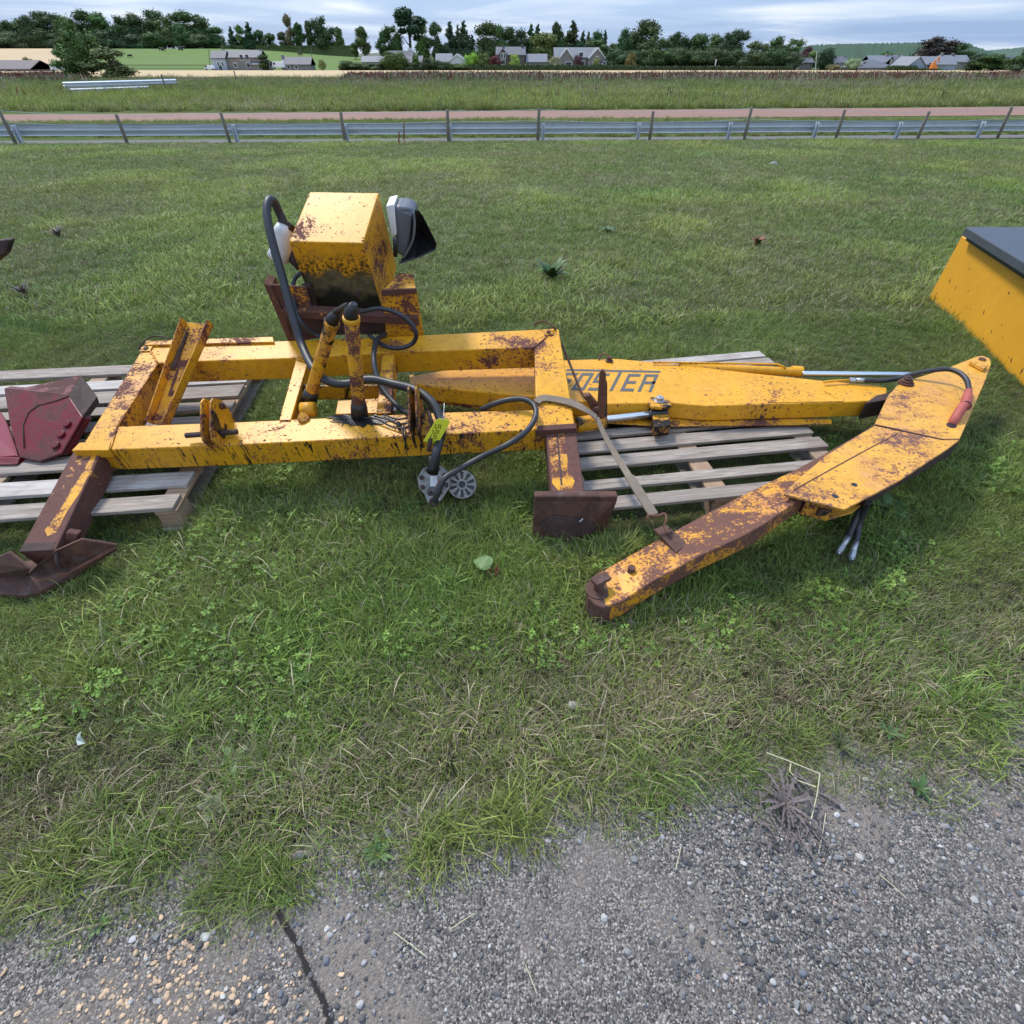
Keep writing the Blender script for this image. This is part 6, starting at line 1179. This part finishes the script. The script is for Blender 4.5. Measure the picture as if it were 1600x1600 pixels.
def weeds():
    x, y = trapez(26000, 81, 99, .12, .55); n = len(x); f = np.clip((y - 79) / 12, 0, 1); k = nr.random(n) < f * np.clip(fb(x, y, .08, 8) * 2 - .1, .3, 1); x, y = x[k], y[k]; n = len(x)
    xp, yp = trapez(260, 50, 80, .1, 1.0); x = np.concatenate([x, xp]); y = np.concatenate([y, yp]); n = len(x)
    u = nr.random(n); red = fb(x, y, .05, 9) + .30 * (x / y > -.26) * (nr.random(n)) + .2 * (x / y < -.6) - .15 * (y < 85)
    idx = np.where((u < .62), nr.integers(0, 4, n), nr.integers(0, 4, n)); s = (.65 + .5 * nr.random(n)) * np.where(y < 75, .8, 1.14) * np.where((x / y < -.24) & (x / y > -.62), .55, 1)
    A = np.array([.19, .060, .045]); B = np.array([.37, .31, .21]); Cg = np.array([.16, .20, .075]); q = nr.random(n)
    pr = np.clip((red - .38) * 3.2, .15, .85) * np.where(y > 88, 1, .35); tint = np.where((q < pr)[:, None], A, np.where((q < pr + (1 - pr) * .6)[:, None], B, Cg)) * (.7 + .6 * nr.random(n))[:, None]
    scatter('tall_weeds', 'band of tall red dock and pale seeding weeds along the barley field', 'weeds', np.stack([x, y, terr(x, y)], 1), np.stack([.08 * nr.normal(size=n), .08 * nr.normal(size=n), nr.uniform(0, 6.28, n)], 1), np.stack([s * 1.2, s * 1.2, s], 1), idx, tint, T_w)
weeds()
# stones on the yard
def stonemat():
    m, nt, b = newmat('loose_stone'); ti = N(nt, 'ShaderNodeAttribute', attribute_type='INSTANCER', attribute_name='tint'); t = TEX(nt, 60, 4, .6)
    c = MIX(nt, t, (.5, .5, .5), (1.4, 1.4, 1.4)); c = MIX(nt, 1.0, ti.outputs['Color'], c, 'MULTIPLY'); L(nt, c, b.inputs['Base Color']); b.inputs['Roughness'].default_value = .8; return m
M['stone_loose'] = stonemat()
def stone(seed):
    r = random.Random(seed); bm = bmesh.new(); bmesh.ops.create_icosphere(bm, subdivisions=1, radius=1); sx_, sy_, sz_ = r.uniform(.8, 1.3), r.uniform(.6, 1), r.uniform(.4, .7)
    for v in bm.verts: k = 1 + r.uniform(-.28, .22); v.co = Vector((v.co.x * sx_ * k, v.co.y * sy_ * k, v.co.z * sz_ * k))
    if seed % 2: bmesh.ops.subdivide_edges(bm, edges=bm.edges, cuts=1, smooth=.6)
    me = bpy.data.meshes.new('stone'); bm.to_mesh(me); bm.free(); me.materials.append(M['stone_loose']); return me
def stones():
    n = 60000; x = nr.uniform(-2.4, 2.4, n); y = nr.uniform(-.35, 1.9, n) ; e = edge_np(x); d = e - y; dusty = fb(x, y, 2.6, 41)
    k = (d > -.09) & (np.abs(x) < (y * .76 + 1.3) * 1.2) & (nr.random(n) < np.where(d < 0, .25, np.clip(1.25 - 1.6 * np.clip(dusty - .42, 0, 1) * 3, .12, 1))); x, y, d = x[k], y[k], d[k]; n = len(x)
    sz = .0015 + .0026 * nr.random(n) + .007 * nr.random(n) ** 7; big = nr.random(n) < .008; sz = np.where(big, .006 + .004 * nr.random(n), sz)
    orange = (nr.random(n) < .75 * np.clip(1.25 - np.hypot((x + 1.02) / .55, (y - .16) / .22), 0, 1)); sz = np.where(orange, .0028 + .0055 * nr.random(n) ** 1.5, sz)
    pal = np.array([(.065, .062, .064), (.095, .090, .09), (.145, .138, .132), (.20, .195, .19), (.30, .28, .27), (.42, .40, .37), (.36, .33, .29), (.30, .22, .18), (.13, .14, .16)]); ci = nr.choice(9, n, p=[.18, .22, .2, .13, .1, .06, .025, .045, .04]); t = pal[ci]; t = np.where(orange[:, None], np.array([.52, .36, .22]), t) * (.8 + .4 * nr.random(n))[:, None]
    scatter('loose_stones', 'loose grey, white and orange stones over the tarmac yard', 'gravel', np.stack([x, y, np.where(d < .02, .008, .013) + sz * .15], 1), nr.uniform(-.5, .5, (n, 3)) * [1, 1, 6], np.stack([sz, sz, sz], 1), nr.integers(0, 8, n), t, [stone(i) for i in range(8)])
stones()
# ------------------------------------------------------------------ single plants and litter
def plantmat(name, c1, c2):
    m, nt, b = newmat(name); L(nt, MIX(nt, TEX(nt, 30, 4, .6), c1, c2), b.inputs['Base Color']); b.inputs['Roughness'].default_value = .6; return m
M['weedleaf'] = plantmat('weed_leaf', (.025, .06, .013), (.07, .14, .03)); M['limeleaf'] = plantmat('pale_leaf', (.055, .11, .025), (.13, .21, .055)); M['deadleaf'] = plantmat('dead_leaf', (.05, .038, .035), (.20, .155, .14)); M['redleaf'] = plantmat('dock_red', (.14, .03, .015), (.25, .07, .03)); M['straw'] = plantmat('straw', (.38, .34, .18), (.60, .55, .36)); M['darkgreen'] = plantmat('dull_weed_leaf', (.05, .06, .022), (.10, .12, .045))
def leaf(mb, base, dirv, up, ln, w_, jag=0, curl=.3):
    d = Vector(dirv).normalized(); s = d.cross(Vector(up)).normalized(); n = 12; vs = []; u_ = Vector(up)
    for k in range(n + 1):
        t = k / n; ww = w_ * math.sin(PI * min(1, .06 + t * .94)) ** .7 * (1 - .35 * t) * (1 + jag * (1 if k % 2 else -1)); c = base + d * ln * t + u_ * (ln * curl * (t - 1.3 * t * t)); vs += [c - s * ww + u_ * .12 * ww, c, c + s * ww + u_ * .12 * ww]
    mb.add(vs, [(3 * k, 3 * k + 1, 3 * k + 4, 3 * k + 3) for k in range(n)] + [(3 * k + 1, 3 * k + 2, 3 * k + 5, 3 * k + 4) for k in range(n)])
def rosette(name, label, px, py, n, ln, w_, mat, jag=0, up=.5, z=0, sp=.6, cat='plant', curl=.4):
    p = PZ(px, py, 0); p = Vector((p.x, p.y, terrain(p.x, p.y) + .01)); t = empty(name, p, label, cat)
    for k in range(n):
        a = 2 * PI * k / n + rnd.uniform(-.3, .3); e = rnd.uniform(up * .5, up * 1.3); mb = MB(); leaf(mb, p + Vector((0, 0, z)), (math.cos(a), math.sin(a), e), (0, 0, 1), ln * rnd.uniform(.5, 1.15), w_ * rnd.uniform(.6, 1.1), jag, curl); mb.build('leaf', mat if not isinstance(mat, list) else rnd.choice(mat), t, smooth=True)
    return t
W = M['weedleaf']
rosette('broadleaf_weed', 'big leafy green weed in the lawn above the hydraulic arm', 862, 436, 34, .24, .035, W, .06, 1.1); rosette('broadleaf_weed', 'small pale weed with a red brown leaf far back right', 1185, 376, 14, .15, .022, [W, W, M['redleaf']], 0, 1.1)
rosette('thistle', 'small green weed rosette up left of the leafy weed', 950, 352, 9, .2, .03, W, .3, .4)
rosette('broadleaf_weed', 'green rosette with round leaves on the gravel edge left of centre', 592, 1335, 13, .055, .010, [M['limeleaf'], W], 0, .6); rosette('broadleaf_weed', 'three leafed pale seedling on the gravel beside the crack', 445, 1410, 8, .04, .008, M['limeleaf'], 0, .6); rosette('broadleaf_weed', 'pair of pale oval leaves in the dry grass at lower left', 368, 1188, 5, .065, .015, M['limeleaf'], 0, .25)
rosette('broadleaf_weed', 'green plantain weed near the right gravel edge', 1432, 1236, 10, .05, .008, W, 0, .8); rosette('broadleaf_weed', 'small green weed above the right gravel edge', 1385, 1150, 8, .05, .009, W, 0, .8); rosette('broadleaf_weed', 'dark green seedling above the crack in dry grass', 335, 1268, 8, .055, .015, M['darkgreen'], 0, .3); rosette('broadleaf_weed', 'bluish seedling at the grass edge at lower left', 160, 1447, 7, .035, .008, M['limeleaf'], 0, .5)
rosette('thistle', 'dull dark thistle between grass and gravel right of the dead weed', 1310, 1170, 16, .075, .006, M['darkgreen'], .5, 1.2)
rosette('broadleaf_weed', 'leafy dark weed under the hanging hoses', 1385, 800, 10, .12, .03, W, 0, .5); rosette('grey_weed', 'withered grey weed in the lawn at the far left', 38, 460, 40, .14, .009, M['deadleaf'], .3, 1.3); rosette('grey_weed', 'second withered grey weed further back on the left', 88, 362, 40, .16, .010, M['deadleaf'], .3, 1.3)
for i, (a, b) in enumerate([(1225, 1290), (1195, 1230), (1265, 1300), (1240, 1255)]): pass
dw = rosette('dead_thistle', 'dried brown uprooted thistle lying on the gravel edge', 1222, 1262, 26, .11, .006, M['deadleaf'], .5, .5, .01, curl=.5)
for k in range(60):
    c = PZ(1175 + rnd.random() * 110, 1195 + rnd.random() * 120, .012 + .02 * rnd.random()); a = rnd.uniform(3.6, 5.8); mb = MB(); leaf(mb, c, (math.cos(a), math.sin(a), rnd.uniform(0, .5)), (0, 0, 1), rnd.uniform(.03, .075), rnd.uniform(.0025, .0055), .5, rnd.uniform(-.3, .9)); mb.build('leaf', M['deadleaf'], dw, smooth=True)
MB().tube([PZ(1198, 1176, .05), PZ(1240, 1192, .055), PZ(1281, 1209, .06)], .0018, 6).build('dry_stem', M['straw'], dw); MB().tube([PZ(1281, 1209, .06), PZ(1277, 1240, .04), PZ(1266, 1287, .02)], .0016, 6).build('dry_stem', M['straw'], dw); MB().tube([PZ(1236, 1190, .05), PZ(1234, 1205, .045), PZ(1246, 1219, .04), PZ(1275, 1230, .045)], .002, 6).build('dry_stem', M['straw'], dw)
p = PZ(755, 879, .07); t = tag(MB().prism([p + Vector((math.cos(g) * .040 * (1 + .12 * math.sin(3 * g)), math.sin(g) * .042, .006 * math.sin(2 * g))) for g in np.linspace(0, 2 * PI, 14, endpoint=False)], (0, 0, -.0012)).build('round_leaf', M['limeleaf'], None, origin=p), 'single round pale green leaf lying on the grass in the centre', 'leaf')
dd_ = empty('dock_stub', PZ(770, 900, 0), 'small red brown dock stub beneath the round pale leaf', 'plant')
for k in range(7): p = PZ(764 + k * 3, 905 - rnd.random() * 8, .02); MB().tube([p, p + Vector((rnd.uniform(-.02, .02), rnd.uniform(-.02, .02), .05))], .0025, 5).build('stalk', M['redleaf'], dd_)
for (px, py, Y_, hh, lb) in [(632, 205, 20.5, .6, 'taller of two red dock spikes at the crash barrier'), (624, 212, 20.3, .35, 'shorter of two red dock spikes at the crash barrier')]:
    p = at_far(px, Y_); dk = empty('dock_plant', p, lb, 'plant')
    for k in range(14): a = rnd.uniform(0, 6.28); q = p + Vector((.12 * hh * k / 14, 0, hh * (.3 + .7 * k / 14))); MB().tube([q, q + Vector((.025 * math.cos(a), .025 * math.sin(a), .06))], [.018, .006], 5).build('seed_cluster', M['redleaf'], dk)
    MB().tube([p, p + Vector((.12 * hh, 0, hh))], .008, 5).build('stem', M['redleaf'], dk)
def litter(px, py, pts, mat, label, name, cat):
    p = PZ(px, py, .05); V = [p + Vector((a, b, c)) for a, b, c in pts]; mb = MB(); mb.add(V, [(0, 1, 2, 3), (3, 2, 4, 5)]); tag(mb.build(name, mat, None, origin=p), label, cat)
litter(126, 1156, [(-.022, .02, 0), (-.006, .022, .012), (.006, .004, .018), (-.012, -.002, .004), (.022, -.012, .0), (.006, -.020, .006)], simple('torn_plastic', (.30, .35, .32), .35, .3, 40), 'crumpled scrap of whitish plastic in the grass at lower left', 'plastic_scrap', 'litter')
litter(1207, 257, [(-.08, .02, 0), (.0, .03, .04), (.05, .0, .06), (-.05, -.012, .02), (.10, -.02, .0), (.0, -.05, .02)], simple('paper', (.35, .35, .34), .6, .1, 40), 'tiny white scrap on the far lawn at the right', 'paper_scrap', 'litter')
for (px, py, s, lb) in [(606, 1303, .016, 'lone grey stone at the grass edge beside the round leafed rosette'), (465, 1337, .022, 'grey stone at the grass edge right of the crack'), (895, 1102, .022, 'pinkish stone lying in the dry grass, right of centre'), (1050, 1262, .015, 'dark stone at the grass edge, right of centre'), (200, 1418, .016, 'grey pebble at the grass edge at lower left'), (322, 1463, .013, 'white angular pebble left of the crack')]:
    p = PZ(px, py, .014); me = stone(hash(px) % 7 * 2 + 1).copy(); me.materials.clear(); me.materials.append(M.setdefault('st%d' % px, simple('stone_%d' % px, (.42, .36, .34) if px in (895,) else (.55, .53, .5) if px == 322 else (.19, .18, .19), .85, .3, 60, bump=.5))); o = bpy.data.objects.new('pebble', me); COL.objects.link(o); o.location = p; o.scale = (s, s, s); o.rotation_euler = (0, 0, px); tag(o, lb, 'stone')
for k, (px, py, ln, an, lb) in enumerate([(640, 1475, .05, -.5, 'pale straw stalk on the tarmac left of centre'), (722, 1440, .035, .5, 'short straw lying on the tarmac in the centre'), (830, 1530, .03, -1.1, 'tiny straw near the bottom centre'), (1285, 1300, .06, 1.0, 'straw stalk right of the dried thistle'), (1060, 1340, .03, 1.1, 'small straw on the tarmac left of the dried thistle'), (1395, 1385, .035, -.9, 'fine straw on the tarmac at the right')]):
    p = PZ(px, py, .02); d = Vector((math.cos(an), math.sin(an), 0)) * ln; tag(MB().tube([p - d, p + Vector((0, 0, .004)), p + d], .0011, 5).build('straw_stalk', M['straw'], None, origin=p), lb, 'straw')
